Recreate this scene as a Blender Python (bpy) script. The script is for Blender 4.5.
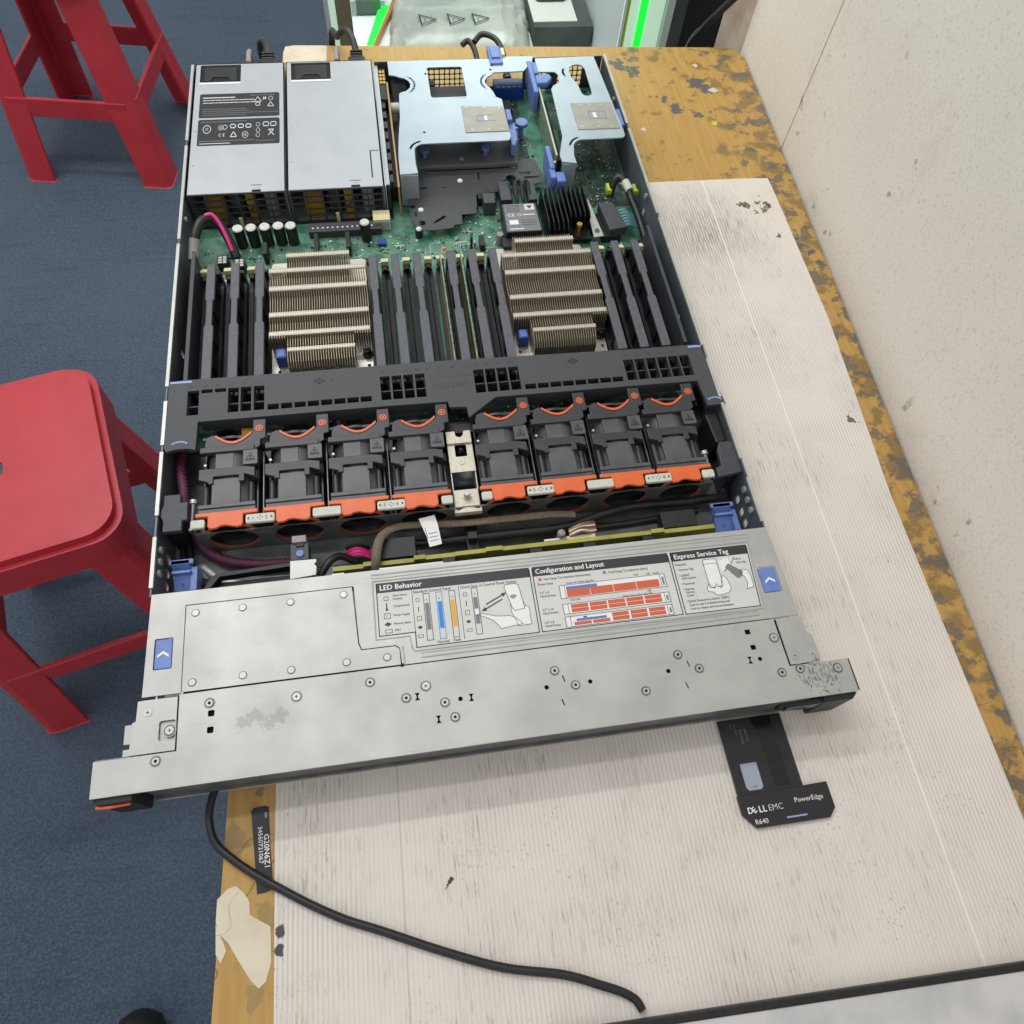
import bpy, bmesh, math, random
from mathutils import Matrix, Vector
random.seed(7)
for _o in list(bpy.data.objects):
    bpy.data.objects.remove(_o, do_unlink=True)
SC = bpy.context.scene
COL = SC.collection
S = 0.001      # everything below is written in millimetres; x across the server, y towards its rear, z up, table top at z = 0

# ------------------------------------------------------------------ camera
cam_d = bpy.data.cameras.new('camera')
cam = bpy.data.objects.new('camera', cam_d)
COL.objects.link(cam)
cam_d.sensor_width = 36.0
cam_d.lens = 740.0 / 1024.0 * 36.0
cam_d.clip_start = 0.01
cam.matrix_world = Matrix((
    (0.98720880, 0.10203157, -0.12250856, 0.183761),
    (-0.14714066, 0.87893418, -0.45367867, -0.107284),
    (0.06138741, 0.46590157, 0.88270455, 0.517895),
    (0, 0, 0, 1)))
SC.camera = cam

# ------------------------------------------------------------------ world, lamps, exposure
w = bpy.data.worlds.new('room_light')
SC.world = w
w.use_nodes = True
bg = w.node_tree.nodes['Background']
bg.inputs[0].default_value = (0.96, 0.97, 1.0, 1)
bg.inputs[1].default_value = 0.70

def area(name, loc, target, sx, sy, power, col=(1, 1, 1)):
    d = bpy.data.lights.new(name, 'AREA')
    d.shape = 'RECTANGLE'
    d.size = sx
    d.size_y = sy
    d.energy = power
    d.color = col
    o = bpy.data.objects.new(name, d)
    COL.objects.link(o)
    o.location = loc
    v = Vector(target) - Vector(loc)
    o.rotation_euler = v.to_track_quat('-Z', 'Y').to_euler()
    return o
area('ceiling_tube_lamp', (-0.45, 1.33, 1.75), (-0.45, 1.33, 0), 1.2, 0.07, 17, (1.0, 0.98, 0.95))
area('ceiling_tube_lamp', (-0.25, 0.60, 1.75), (-0.25, 0.60, 0), 1.2, 0.07, 6.5, (0.98, 0.98, 1.0))

SC.view_settings.view_transform = 'Standard'
SC.view_settings.look = 'None'
SC.view_settings.gamma = 1
SC.view_settings.use_curve_mapping = False
SC.view_settings.exposure = 0.0

# ------------------------------------------------------------------ materials
def lin(c):
    return tuple(((v / 255) / 12.92 if v / 255 <= 0.04045 else (((v / 255) + 0.055) / 1.055) ** 2.4) for v in c)
def rgba(c):
    return (*lin(c), 1)
def mat(name, col, rough=0.5, metal=0.0, col2=None, nscale=300, nlo=0.35, nhi=0.65, bump=0.0, bscale=1500, spec=None, stretch=None, emit=None, alpha=None, trans=0):
    m = bpy.data.materials.new(name)
    m.use_nodes = True
    nt = m.node_tree
    b = nt.nodes['Principled BSDF']
    b.inputs['Base Color'].default_value = rgba(col)
    b.inputs['Roughness'].default_value = rough
    b.inputs['Metallic'].default_value = metal
    if spec is not None: b.inputs['Specular IOR Level'].default_value = spec
    if alpha is not None: b.inputs['Alpha'].default_value = alpha
    if trans: b.inputs['Transmission Weight'].default_value = trans
    if emit:
        b.inputs['Emission Color'].default_value = rgba(col)
        b.inputs['Emission Strength'].default_value = emit
    if col2 or bump:
        tc = nt.nodes.new('ShaderNodeTexCoord')
        mp = nt.nodes.new('ShaderNodeMapping')
        nt.links.new(tc.outputs['Object'], mp.inputs[0])
        if stretch: mp.inputs['Scale'].default_value = stretch
    if col2:
        n = nt.nodes.new('ShaderNodeTexNoise')
        n.inputs['Scale'].default_value = nscale
        n.inputs['Detail'].default_value = 5
        nt.links.new(mp.outputs[0], n.inputs['Vector'])
        r = nt.nodes.new('ShaderNodeValToRGB')
        r.color_ramp.elements[0].position = nlo
        r.color_ramp.elements[1].position = nhi
        r.color_ramp.elements[0].color = rgba(col)
        r.color_ramp.elements[1].color = rgba(col2)
        nt.links.new(n.outputs['Fac'], r.inputs[0])
        nt.links.new(r.outputs[0], b.inputs['Base Color'])
    if bump:
        n2 = nt.nodes.new('ShaderNodeTexNoise')
        n2.inputs['Scale'].default_value = bscale
        n2.inputs['Detail'].default_value = 4
        nt.links.new(mp.outputs[0], n2.inputs['Vector'])
        bp = nt.nodes.new('ShaderNodeBump')
        bp.inputs['Strength'].default_value = bump
        bp.inputs['Distance'].default_value = 0.0005
        nt.links.new(n2.outputs['Fac'], bp.inputs['Height'])
        nt.links.new(bp.outputs[0], b.inputs['Normal'])
    return m

class NT:
    """small helper to write procedural node graphs"""
    def __init__(s, name, rough=0.6):
        s.m = bpy.data.materials.new(name); s.m.use_nodes = True
        s.t = s.m.node_tree; s.b = s.t.nodes['Principled BSDF']
        s.b.inputs['Roughness'].default_value = rough
        tc = s.t.nodes.new('ShaderNodeTexCoord'); s.P = tc.outputs['Object']
    def set(s, inp, v):
        if hasattr(v, 'is_linked'): s.t.links.new(v, inp)
        else: inp.default_value = v
    def math(s, op, a, b=0.0, clamp=False):
        n = s.t.nodes.new('ShaderNodeMath'); n.operation = op; n.use_clamp = clamp
        s.set(n.inputs[0], a); s.set(n.inputs[1], b); return n.outputs[0]
    def mapping(s, v, scale=(1, 1, 1), loc=(0, 0, 0), rot=(0, 0, 0)):
        n = s.t.nodes.new('ShaderNodeMapping'); s.set(n.inputs[0], v)
        n.inputs['Scale'].default_value = scale; n.inputs['Location'].default_value = loc; n.inputs['Rotation'].default_value = rot
        return n.outputs[0]
    def noise(s, v, scale, detail=4, rough=0.55):
        n = s.t.nodes.new('ShaderNodeTexNoise'); s.set(n.inputs['Vector'], v)
        n.inputs['Scale'].default_value = scale; n.inputs['Detail'].default_value = detail; n.inputs['Roughness'].default_value = rough
        return n.outputs['Fac']
    def voronoi(s, v, scale, feat='F1'):
        n = s.t.nodes.new('ShaderNodeTexVoronoi'); n.feature = feat; s.set(n.inputs['Vector'], v)
        n.inputs['Scale'].default_value = scale; return n.outputs['Distance']
    def step(s, v, lo, hi):
        n = s.t.nodes.new('ShaderNodeMapRange'); n.clamp = True; s.set(n.inputs[0], v)
        n.inputs[1].default_value = lo; n.inputs[2].default_value = hi; return n.outputs[0]
    def mix(s, f, a, b):
        n = s.t.nodes.new('ShaderNodeMix'); n.data_type = 'RGBA'
        s.set(n.inputs[0], f); s.set(n.inputs[6], a); s.set(n.inputs[7], b); return n.outputs[2]
    def xyz(s, v):
        n = s.t.nodes.new('ShaderNodeSeparateXYZ'); s.set(n.inputs[0], v); return n.outputs
    def bump(s, h, strength, dist=0.0005):
        n = s.t.nodes.new('ShaderNodeBump'); s.set(n.inputs['Height'], h)
        n.inputs['Strength'].default_value = strength; n.inputs['Distance'].default_value = dist
        s.t.links.new(n.outputs[0], s.b.inputs['Normal'])
    def blobs(s, v, pts, wob=0.004, wscale=160):
        """mask of irregular stains; pts = (x, y, radius) in metres"""
        nz = s.t.nodes.new('ShaderNodeTexNoise'); s.set(nz.inputs['Vector'], v); nz.inputs['Scale'].default_value = wscale
        nz.inputs['Detail'].default_value = 3
        sub = s.t.nodes.new('ShaderNodeVectorMath'); sub.operation = 'SUBTRACT'
        s.t.links.new(nz.outputs['Color'], sub.inputs[0]); sub.inputs[1].default_value = (.5, .5, .5)
        sc = s.t.nodes.new('ShaderNodeVectorMath'); sc.operation = 'SCALE'
        s.t.links.new(sub.outputs[0], sc.inputs[0]); sc.inputs['Scale'].default_value = wob * 6
        ad = s.t.nodes.new('ShaderNodeVectorMath'); ad.operation = 'ADD'
        s.set(ad.inputs[0], v); s.t.links.new(sc.outputs[0], ad.inputs[1])
        sep = s.xyz(ad.outputs[0])
        acc = None
        for x, y, r in pts:
            dx = s.math('SUBTRACT', sep[0], x); dy = s.math('SUBTRACT', sep[1], y)
            d = s.math('SQRT', s.math('ADD', s.math('MULTIPLY', dx, dx), s.math('MULTIPLY', dy, dy)))
            k = s.math('SUBTRACT', 1.0, s.step(d, r * 0.85, r * 1.1))
            acc = k if acc is None else s.math('MAXIMUM', acc, k)
        return acc
    def out(s, c):
        s.set(s.b.inputs['Base Color'], c); return s.m

K = {}
K['steel'] = mat('galvanised_steel', (196, 197, 192), 0.45, 0.5, (176, 177, 172), 60, 0.3, 0.75, 0.12, 900)
K['steel_dark'] = mat('dull_steel', (120, 122, 124), 0.45, 0.7, (96, 98, 100), 90)
K['steel_blue'] = mat('zinc_coated_steel', (187, 191, 195), 0.45, 0.45, (179, 184, 189), 40, 0.3, 0.7)
K['cage'] = mat('cage_steel', (118, 120, 120), 0.5, 0.4, (96, 98, 99), 60)
K['wallsteel'] = mat('wall_steel', (112, 120, 128), 0.5, 0.4, (96, 104, 112), 40)
K['plate_tan'] = mat('warm_grey_plate', (168, 164, 154), 0.45, 0.2, (158, 154, 144), 60)
K['nickel'] = mat('nickel_fins', (176, 165, 143), 0.4, 0.5, (160, 148, 126), 200)
K['nickel_base'] = mat('nickel_plate', (216, 210, 198), 0.35, 0.6, (200, 194, 182), 80)
K['nickel_top'] = mat('nickel_fold', (206, 200, 184), 0.4, 0.3, (194, 187, 168), 400)
K['black'] = mat('black_plastic', (21, 22, 24), 0.5, 0, (31, 32, 35), 200, bump=.1)
K['dark'] = mat('dark_grey_plastic', (66, 68, 74), 0.5, 0, (58, 60, 66), 300, bump=.15)
K['bar'] = mat('shroud_plastic', (70, 72, 76), 0.55, 0, (62, 64, 68), 900, bump=.25)
K['dimmbar'] = mat('blank_plastic', (92, 93, 100), 0.5, 0, (82, 83, 90), 300, bump=.1)
K['fan'] = mat('fan_plastic', (55, 56, 60), 0.42, 0, (48, 49, 53), 200, bump=.1)
K['fan_light'] = mat('fan_shell_plastic', (86, 87, 90), 0.4, 0, (74, 75, 78), 90, bump=.1)
K['orange'] = mat('terracotta_plastic', (226, 106, 50), 0.42, 0, (216, 96, 44), 100)
K['orange_dull'] = mat('terracotta_rubber', (170, 84, 52), 0.6)
K['cream'] = mat('cream_rubber', (206, 208, 196), 0.55, 0, (196, 198, 184), 200)
K['latchcream'] = mat('cream_latch', (222, 214, 166), 0.5)
K['blue'] = mat('touch_blue_plastic', (108, 134, 198), 0.42, 0, (98, 124, 190), 100)
K['blue_pale'] = mat('pale_blue_print', (150, 166, 216), 0.5)
K['blue_deep'] = mat('deep_blue_plastic', (30, 72, 160), 0.4)
K['white'] = mat('white_print', (232, 232, 230), 0.5)
K['paper'] = mat('label_paper', (212, 212, 208), 0.5, 0, (206, 206, 201), 50)
K['ink'] = mat('label_ink', (48, 48, 52), 0.5)
K['inkgrey'] = mat('grey_ink', (120, 122, 126), 0.5)
K['labelblack'] = mat('black_label', (30, 32, 37), 0.4)
K['lab_orange'] = mat('printed_terracotta', (206, 96, 60), 0.5)
K['lab_blue'] = mat('printed_blue', (92, 118, 186), 0.5)
K['lab_cyan'] = mat('printed_bright_blue', (30, 132, 210), 0.5)
K['lab_yel'] = mat('printed_amber', (222, 168, 40), 0.5)
K['hole'] = mat('dark_recess', (14, 14, 15), 0.8)
K['gold'] = mat('gold_contact', (196, 150, 60), 0.35, 0.7)
K['copper'] = mat('copper_pad', (190, 128, 84), 0.4, 0.5)
K['pcbedge'] = mat('board_edge', (176, 174, 78), 0.5, 0, (150, 150, 70), 60)
K['pcbtan'] = mat('bare_board_edge', (176, 140, 92), 0.5)
K['pcbgreen2'] = mat('module_green', (90, 122, 96), 0.5, 0, (150, 164, 140), 300)
K['mylar'] = mat('black_mylar_film', (66, 67, 70), 0.5, 0, (60, 61, 64), 60)
K['baffle'] = mat('baffle_plastic', (92, 92, 96), 0.5, 0, (86, 86, 90), 60)
K['bracket'] = mat('bracket_zinc', (178, 188, 197), 0.42, 0.45, (170, 181, 191), 40)
K['finblack'] = mat('black_anodised', (20, 21, 23), 0.35, 0.3)
K['cable'] = mat('black_cable', (24, 24, 26), 0.42, 0, (32, 32, 34), 200)
K['cable_gl'] = mat('black_cable_jacket', (34, 34, 36), 0.45, 0, (42, 42, 43), 200)
K['pink'] = mat('pink_wire', (236, 58, 138), 0.4)
K['tan'] = mat('tan_braid', (128, 116, 96), 0.75, 0, (100, 90, 74), 900, bump=.5)
K['red'] = mat('red_plastic', (196, 54, 64), 0.4, 0, (186, 48, 58), 20)
K['sleeve'] = mat('shrink_sleeve', (150, 146, 144), 0.5)
K['yellowtape'] = mat('amber_tape', (178, 140, 34), 0.4)
K['capbody'] = mat('capacitor_sleeve', (34, 32, 24), 0.35)
K['captop'] = mat('capacitor_top', (226, 228, 220), 0.35, 0.4, (196, 198, 190), 500)
K['teal'] = mat('teal_ribbon', (96, 140, 150), 0.5)
K['olive'] = mat('olive_post', (120, 118, 96), 0.5)
K['alu'] = mat('pale_frame', (200, 214, 206), 0.4, 0.2)
K['casewhite'] = mat('shelf_white', (222, 232, 226), 0.5, 0, (206, 216, 210), 12)
K['casegrey'] = mat('case_panel_grey', (176, 184, 186), 0.5)
K['led'] = mat('green_led', (20, 235, 60), 0.5, emit=1.0)
K['ledwhite'] = mat('led_diffuser', (205, 240, 215), 0.5, emit=0.42)
K['yellowgreen'] = mat('yellow_green_wire', (170, 200, 40), 0.5)
K['bag'] = mat('antistatic_film', (150, 156, 150), 0.4, 0.15, (186, 190, 182), 14, 0.35, 0.65, 0.5, 60, alpha=0.92)
K['boxdark'] = mat('grey_card', (70, 76, 74), 0.6, 0, (58, 64, 62), 30)
K['boxtop'] = mat('pale_card', (196, 198, 192), 0.5)
K['glass'] = mat('case_glass', (214, 236, 226), 0.05, 0, trans=1.0)
K['voidblack'] = mat('gap_black', (12, 13, 14), 0.6)  # black of the dark gap by the wall post, put into colour
K['post'] = mat('beige_painted_wood', (220, 210, 192), 0.55, 0, (190, 176, 154), 25)
K['marble'] = mat('pale_marbled_laminate', (206, 204, 202), 0.3, 0, (178, 178, 178), 26, 0.45, 0.75)
K['tag'] = mat('tag_black_plastic', (38, 38, 42), 0.33)
K['tag2'] = mat('tag_gloss_black', (24, 24, 27), 0.2)
K['taglabel'] = mat('tag_grey_label', (160, 168, 182), 0.5)

# purple braided loom
n = NT('purple_braid', 0.6)
q = n.mapping(n.P, (1, 1, 1))
wv = n.t.nodes.new('ShaderNodeTexWave'); wv.inputs['Scale'].default_value = 260; wv.inputs['Distortion'].default_value = 3; wv.bands_direction = 'DIAGONAL'
n.set(wv.inputs['Vector'], q)
K['braid'] = n.out(n.mix(n.step(wv.outputs['Fac'], .35, .6), rgba((34, 26, 34)), rgba((122, 44, 84))))

# scuffed front steel
n = NT('scuffed_steel', 0.4)
n.b.inputs['Metallic'].default_value = 0.42
n.P = n.mapping(n.P, loc=(.217, .33, 0))
s1 = n.noise(n.P, 26, 6, .6); s2 = n.noise(n.mapping(n.P, (20, 260, 20)), 3, 4)
c = n.mix(n.step(s1, .35, .7), rgba((188, 189, 184)), rgba((172, 173, 169)))
c = n.mix(n.math('MULTIPLY', n.step(s2, .62, .8), .35), c, rgba((150, 150, 146)))
bl = n.blobs(n.P, [(.437, -.006, .010), (.429, -.010, .007), (.441, -.014, .006)], .006, 300)
sn = n.step(n.noise(n.mapping(n.P, (1, .35, 1), rot=(0, 0, .5)), 900, 2), .48, .6)
c = n.mix(n.math('MULTIPLY', n.math('MULTIPLY', bl, sn), .75), c, rgba((82, 86, 82)))
bl = n.blobs(n.P, [(.062, .010, .004), (.070, .013, .005), (.085, .012, .005), (.078, .008, .004)], .003, 300)
c = n.mix(n.math('MULTIPLY', bl, .28), c, rgba((96, 98, 96)))
n.set(n.b.inputs['Roughness'], n.math('ADD', .40, n.math('MULTIPLY', s1, .15)))
n.bump(n.noise(n.P, 500, 3), .08)
K['steel_front'] = n.out(c)

# green printed circuit board
n = NT('circuit_board', 0.4)
g1 = n.noise(n.P, 90, 3)
vo = n.voronoi(n.mapping(n.P, (1, 1, .001)), 420)
br = n.t.nodes.new('ShaderNodeTexBrick'); n.set(br.inputs['Vector'], n.mapping(n.P, (140, 140, 1)))
br.inputs['Scale'].default_value = 1.6; br.inputs['Mortar Size'].default_value = .06
br.inputs['Color1'].default_value = (0, 0, 0, 1); br.inputs['Color2'].default_value = (0, 0, 0, 1); br.inputs['Mortar'].default_value = (1, 1, 1, 1)
c = n.mix(n.step(g1, .4, .6), rgba((46, 104, 84)), rgba((70, 132, 108)))
c = n.mix(n.math('MULTIPLY', br.outputs['Fac'], n.math('MULTIPLY', n.step(n.noise(n.P, 60, 2), .42, .5), .45)), c, rgba((140, 182, 156)))
c = n.mix(n.math('MULTIPLY', n.step(vo, .16, .10), n.step(n.noise(n.P, 45, 2), .48, .6)), c, rgba((196, 214, 196)))
K['pcb'] = n.out(c)
n = NT('circuit_board_dark', 0.45)
vo = n.voronoi(n.mapping(n.P, (1, 1, .001)), 380)
c = n.mix(n.step(n.noise(n.P, 120, 4), .45, .6), rgba((30, 52, 44)), rgba((66, 88, 74)))
c = n.mix(n.math('MULTIPLY', n.step(vo, .2, .1), .7), c, rgba((150, 168, 140)))
K['pcbdark'] = n.out(c)

# table top
n = NT('worn_wood_laminate', 0.5)
n.P = n.mapping(n.P, loc=(.32, .32, 0))
gr = n.noise(n.mapping(n.P, (90, 6, 1)), 3, 5); big = n.noise(n.P, 9, 4)
c = n.mix(n.step(gr, .35, .65), rgba((190, 152, 84)), rgba((178, 138, 72)))
c = n.mix(n.math('MULTIPLY', n.step(big, .5, .7), .5), c, rgba((196, 160, 96)))
sx = n.xyz(n.P)
edge = n.step(n.math('SUBTRACT', sx[0], n.math('MULTIPLY', sx[1], .05)), .50, .57)
rear = n.math('MULTIPLY', n.step(sx[1], .66, .76), n.step(sx[0], .42, .5))
dirty = n.math('MAXIMUM', edge, n.math('MULTIPLY', rear, .75))
dn = n.noise(n.P, 46, 6, .62)
c = n.mix(n.math('MULTIPLY', n.step(n.math('ADD', dn, n.math('MULTIPLY', dirty, .13)), .60, .68), .75), c, rgba((122, 100, 62)))
c = n.mix(n.math('MULTIPLY', n.step(n.math('ADD', n.noise(n.mapping(n.P, loc=(3, 1, 0)), 60, 5, .6), n.math('MULTIPLY', dirty, .14)), .66, .70), .8), c, rgba((98, 94, 88)))
c = n.mix(n.blobs(n.P, [(.506, .667, .006), (.518, .652, .009), (.553, .697, .011), (.562, .684, .010), (.541, .640, .006), (.470, .735, .010), (.484, .722, .008), (.590, .440, .006), (.596, .418, .006), (.604, .400, .006)], .006, 130), c, rgba((96, 94, 92)))
c = n.mix(n.blobs(n.P, [(.571, .682, .005), (.562, .73, .003), (.472, .617, .003)], .001, 200), c, rgba((206, 200, 196)))
c = n.mix(n.blobs(n.P, [(.556, .622, .0035)], .001, 200), c, rgba((206, 206, 24)))
cr = n.math('SUBTRACT', 1.0, n.step(n.math('ABSOLUTE', n.math('SUBTRACT', n.noise(n.mapping(n.P, (1, 2.2, 1), loc=(2, 7.3, 0)), 15, 1), .5)), .0, .008))
lowleft = n.math('MULTIPLY', n.step(sx[1], -.02, -.04), .75)
c = n.mix(n.math('MULTIPLY', cr, lowleft), c, rgba((84, 68, 40)))
c = n.mix(n.math('MULTIPLY', n.blobs(n.P, [(.047, -.052, .009), (.068, -.096, .007), (.062, -.140, .006)], .004, 90), .45), c, rgba((120, 108, 80)))
n.bump(dn, .2)
K['wood'] = n.out(c)

# ribbed plastic board
n = NT('ribbed_white_board', 0.55)
R_ = n.mapping(n.P, rot=(0, 0, .02))
sx = n.xyz(R_)
rib = n.math('SINE', n.math('MULTIPLY', sx[0], 2 * math.pi / .0029))
ribm = n.step(rib, -.1, .9)
patch = n.noise(n.P, 14, 4, .6); fine = n.noise(n.mapping(R_, (520, 40, 1)), 1.4, 5, .6)
c = n.mix(n.step(patch, .3, .75), rgba((229, 222, 213)), rgba((219, 211, 202)))
c = n.mix(n.math('MULTIPLY', ribm, n.math('MULTIPLY', n.step(n.noise(n.mapping(n.P, loc=(5, 2, 0)), 8, 4, .6), .32, .66), .48)), c, rgba((172, 164, 154)))
c = n.mix(n.math('MULTIPLY', n.math('MULTIPLY', n.step(fine, .555, .66), n.step(patch, .44, .60)), .55), c, rgba((126, 118, 108)))
gsep = n.xyz(n.P)
gx = n.math('DIVIDE', n.math('SUBTRACT', gsep[0], .495), .075); gy = n.math('DIVIDE', n.math('SUBTRACT', gsep[1], .45), .085)
gd = n.math('SQRT', n.math('ADD', n.math('MULTIPLY', gx, gx), n.math('MULTIPLY', gy, gy)))
g1 = n.math('SUBTRACT', 1.0, n.step(n.math('ADD', gd, n.math('MULTIPLY', n.noise(n.P, 26, 4), .7)), .5, 1.35))
c = n.mix(n.math('MULTIPLY', n.math('MULTIPLY', g1, n.step(n.math('ADD', fine, n.math('MULTIPLY', ribm, .16)), .38, .66)), .62), c, rgba((122, 120, 118)))
spk = n.step(n.noise(n.mapping(R_, (900, 260, 1)), 1.2, 3, .5), .63, .69)
near = n.step(sx[1], .05, -.10)
c = n.mix(n.math('MULTIPLY', n.math('MULTIPLY', spk, n.step(n.math('ADD', n.noise(n.mapping(n.P, loc=(1, 9, 0)), 17, 3), n.math('MULTIPLY', near, .05)), .55, .68)), .85), c, rgba((86, 72, 62)))
ln = n.math('SUBTRACT', 1.0, n.step(n.math('ABSOLUTE', n.math('SUBTRACT', sx[0], .504)), .0006, .0014))
c = n.mix(n.math('MULTIPLY', ln, .7), c, rgba((238, 234, 226)))
c = n.mix(n.math('MULTIPLY', n.math('SUBTRACT', 1.0, n.step(n.math('ABSOLUTE', n.math('SUBTRACT', sx[0], .1515)), .0002, .0007)), .35), c, rgba((126, 118, 108)))
c = n.mix(n.blobs(n.P, [(.5470, .4885, .003), (.5520, .4880, .0035), (.569, .480, .004), (.574, .486, .004), (.560, .476, .003), (.5655, .490, .003), (.570, .500, .002), (.5735, .4415, .0026), (.5655, .2135, .0036), (.5655, .2215, .0012)], .0026, 240), c, rgba((112, 104, 84)))
c = n.mix(n.blobs(n.P, [(.5755, .4855, .0018), (.550, .4866, .002)], .001, 220), c, rgba((62, 60, 54)))
c = n.mix(n.blobs(n.P, [(.590, .245, .008)], .003, 120), c, rgba((150, 140, 116)))
c = n.mix(n.blobs(n.P, [(.0755, -.1065, .003), (.0752, -.1165, .0032)], .001, 200), c, rgba((74, 74, 76)))
c = n.mix(n.blobs(n.P, [(.1795, -.0935, .0014), (.1783, -.0950, .0012), (.1770, -.0966, .0009), (.1760, -.0980, .0006)], .0004, 300), c, rgba((66, 66, 64)))
hn = n.math('ADD', n.math('MULTIPLY', rib, .5), n.math('MULTIPLY', fine, .3))
n.bump(hn, .3, .0005)
K['board'] = n.out(c)

# wall plaster and floor carpet
n = NT('white_washed_wall', 0.7)
a = n.noise(n.P, 4, 5, .6); b_ = n.noise(n.P, 420, 3, .5); d_ = n.noise(n.mapping(n.P, loc=(4, 4, 4)), 9, 5, .65)
c = n.mix(n.step(a, .3, .7), rgba((232, 226, 215)), rgba((222, 216, 205)))
c = n.mix(n.math('MULTIPLY', n.step(b_, .54, .70), .32), c, rgba((160, 152, 142)))
c = n.mix(n.math('MULTIPLY', n.step(d_, .6, .74), .35), c, rgba((168, 158, 146)))
c = n.mix(n.math('MULTIPLY', n.math('MULTIPLY', n.step(n.noise(n.mapping(n.P, loc=(1, 4, 9)), 60, 4), .64, .68), n.step(d_, .5, .6)), .6), c, rgba((110, 100, 90)))
n.bump(b_, .3)
K['wall'] = n.out(c)
n = NT('blue_grey_carpet', 0.95)
a = n.noise(n.P, 3, 5, .6); b_ = n.noise(n.P, 260, 3, .6); f_ = n.noise(n.mapping(n.P, (3, 30, 1)), 2, 4)
c = n.mix(n.step(a, .3, .7), rgba((58, 72, 88)), rgba((72, 86, 102)))
c = n.mix(n.math('MULTIPLY', n.step(b_, .4, .65), .45), c, rgba((104, 118, 134)))
c = n.mix(n.math('MULTIPLY', n.step(f_, .56, .72), .22), c, rgba((36, 46, 60)))
n.bump(b_, .6, .002)
K['carpet'] = n.out(c)
n = NT('torn_paper', 0.7)
c = n.mix(n.step(n.noise(n.P, 40, 5), .4, .6), rgba((222, 212, 188)), rgba((212, 200, 174)))
c = n.mix(n.math('MULTIPLY', n.math('SUBTRACT', 1.0, n.step(n.math('ABSOLUTE', n.math('SUBTRACT', n.noise(n.P, 22, 1), .5)), 0, .005)), .4), c, rgba((140, 128, 110)))
K['paperscrap'] = n.out(c)

# ------------------------------------------------------------------ mesh helpers
ORI = {}
def props(o, label=None, cat=None, group=None, kind=None):
    if label: o['label'] = label
    if cat: o['category'] = cat
    if group: o['group'] = group
    if kind: o['kind'] = kind
    return o
def thing(name, label, cat, loc=(0, 0, 0), group=None, rz=0):
    o = bpy.data.objects.new(name, None)
    o.empty_display_size = .01
    COL.objects.link(o)
    o.location = [v * S for v in loc]
    o.rotation_euler = (0, 0, rz)
    ORI[o.name] = tuple(loc)
    return props(o, label, cat, group)
def origin(o):
    while o.parent: o = o.parent
    return ORI.get(o.name, (0, 0, 0))
_tc = {}
def text_geo(s, bold=0.0):
    key = (s, bold)
    if key in _tc: return _tc[key]
    cu = bpy.data.curves.new('t', 'FONT'); cu.body = s; cu.size = 1; cu.resolution_u = 2; cu.offset = bold
    cu.align_x = 'LEFT'
    ob = bpy.data.objects.new('t', cu); COL.objects.link(ob)
    bpy.context.view_layer.update()
    me = bpy.data.meshes.new_from_object(ob.evaluated_get(bpy.context.evaluated_depsgraph_get()))
    vs = [v.co.copy() for v in me.vertices]; fs = [tuple(p.vertices) for p in me.polygons]
    bpy.data.objects.remove(ob); bpy.data.curves.remove(cu); bpy.data.meshes.remove(me)
    _tc[key] = (vs, fs)
    return _tc[key]
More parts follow.
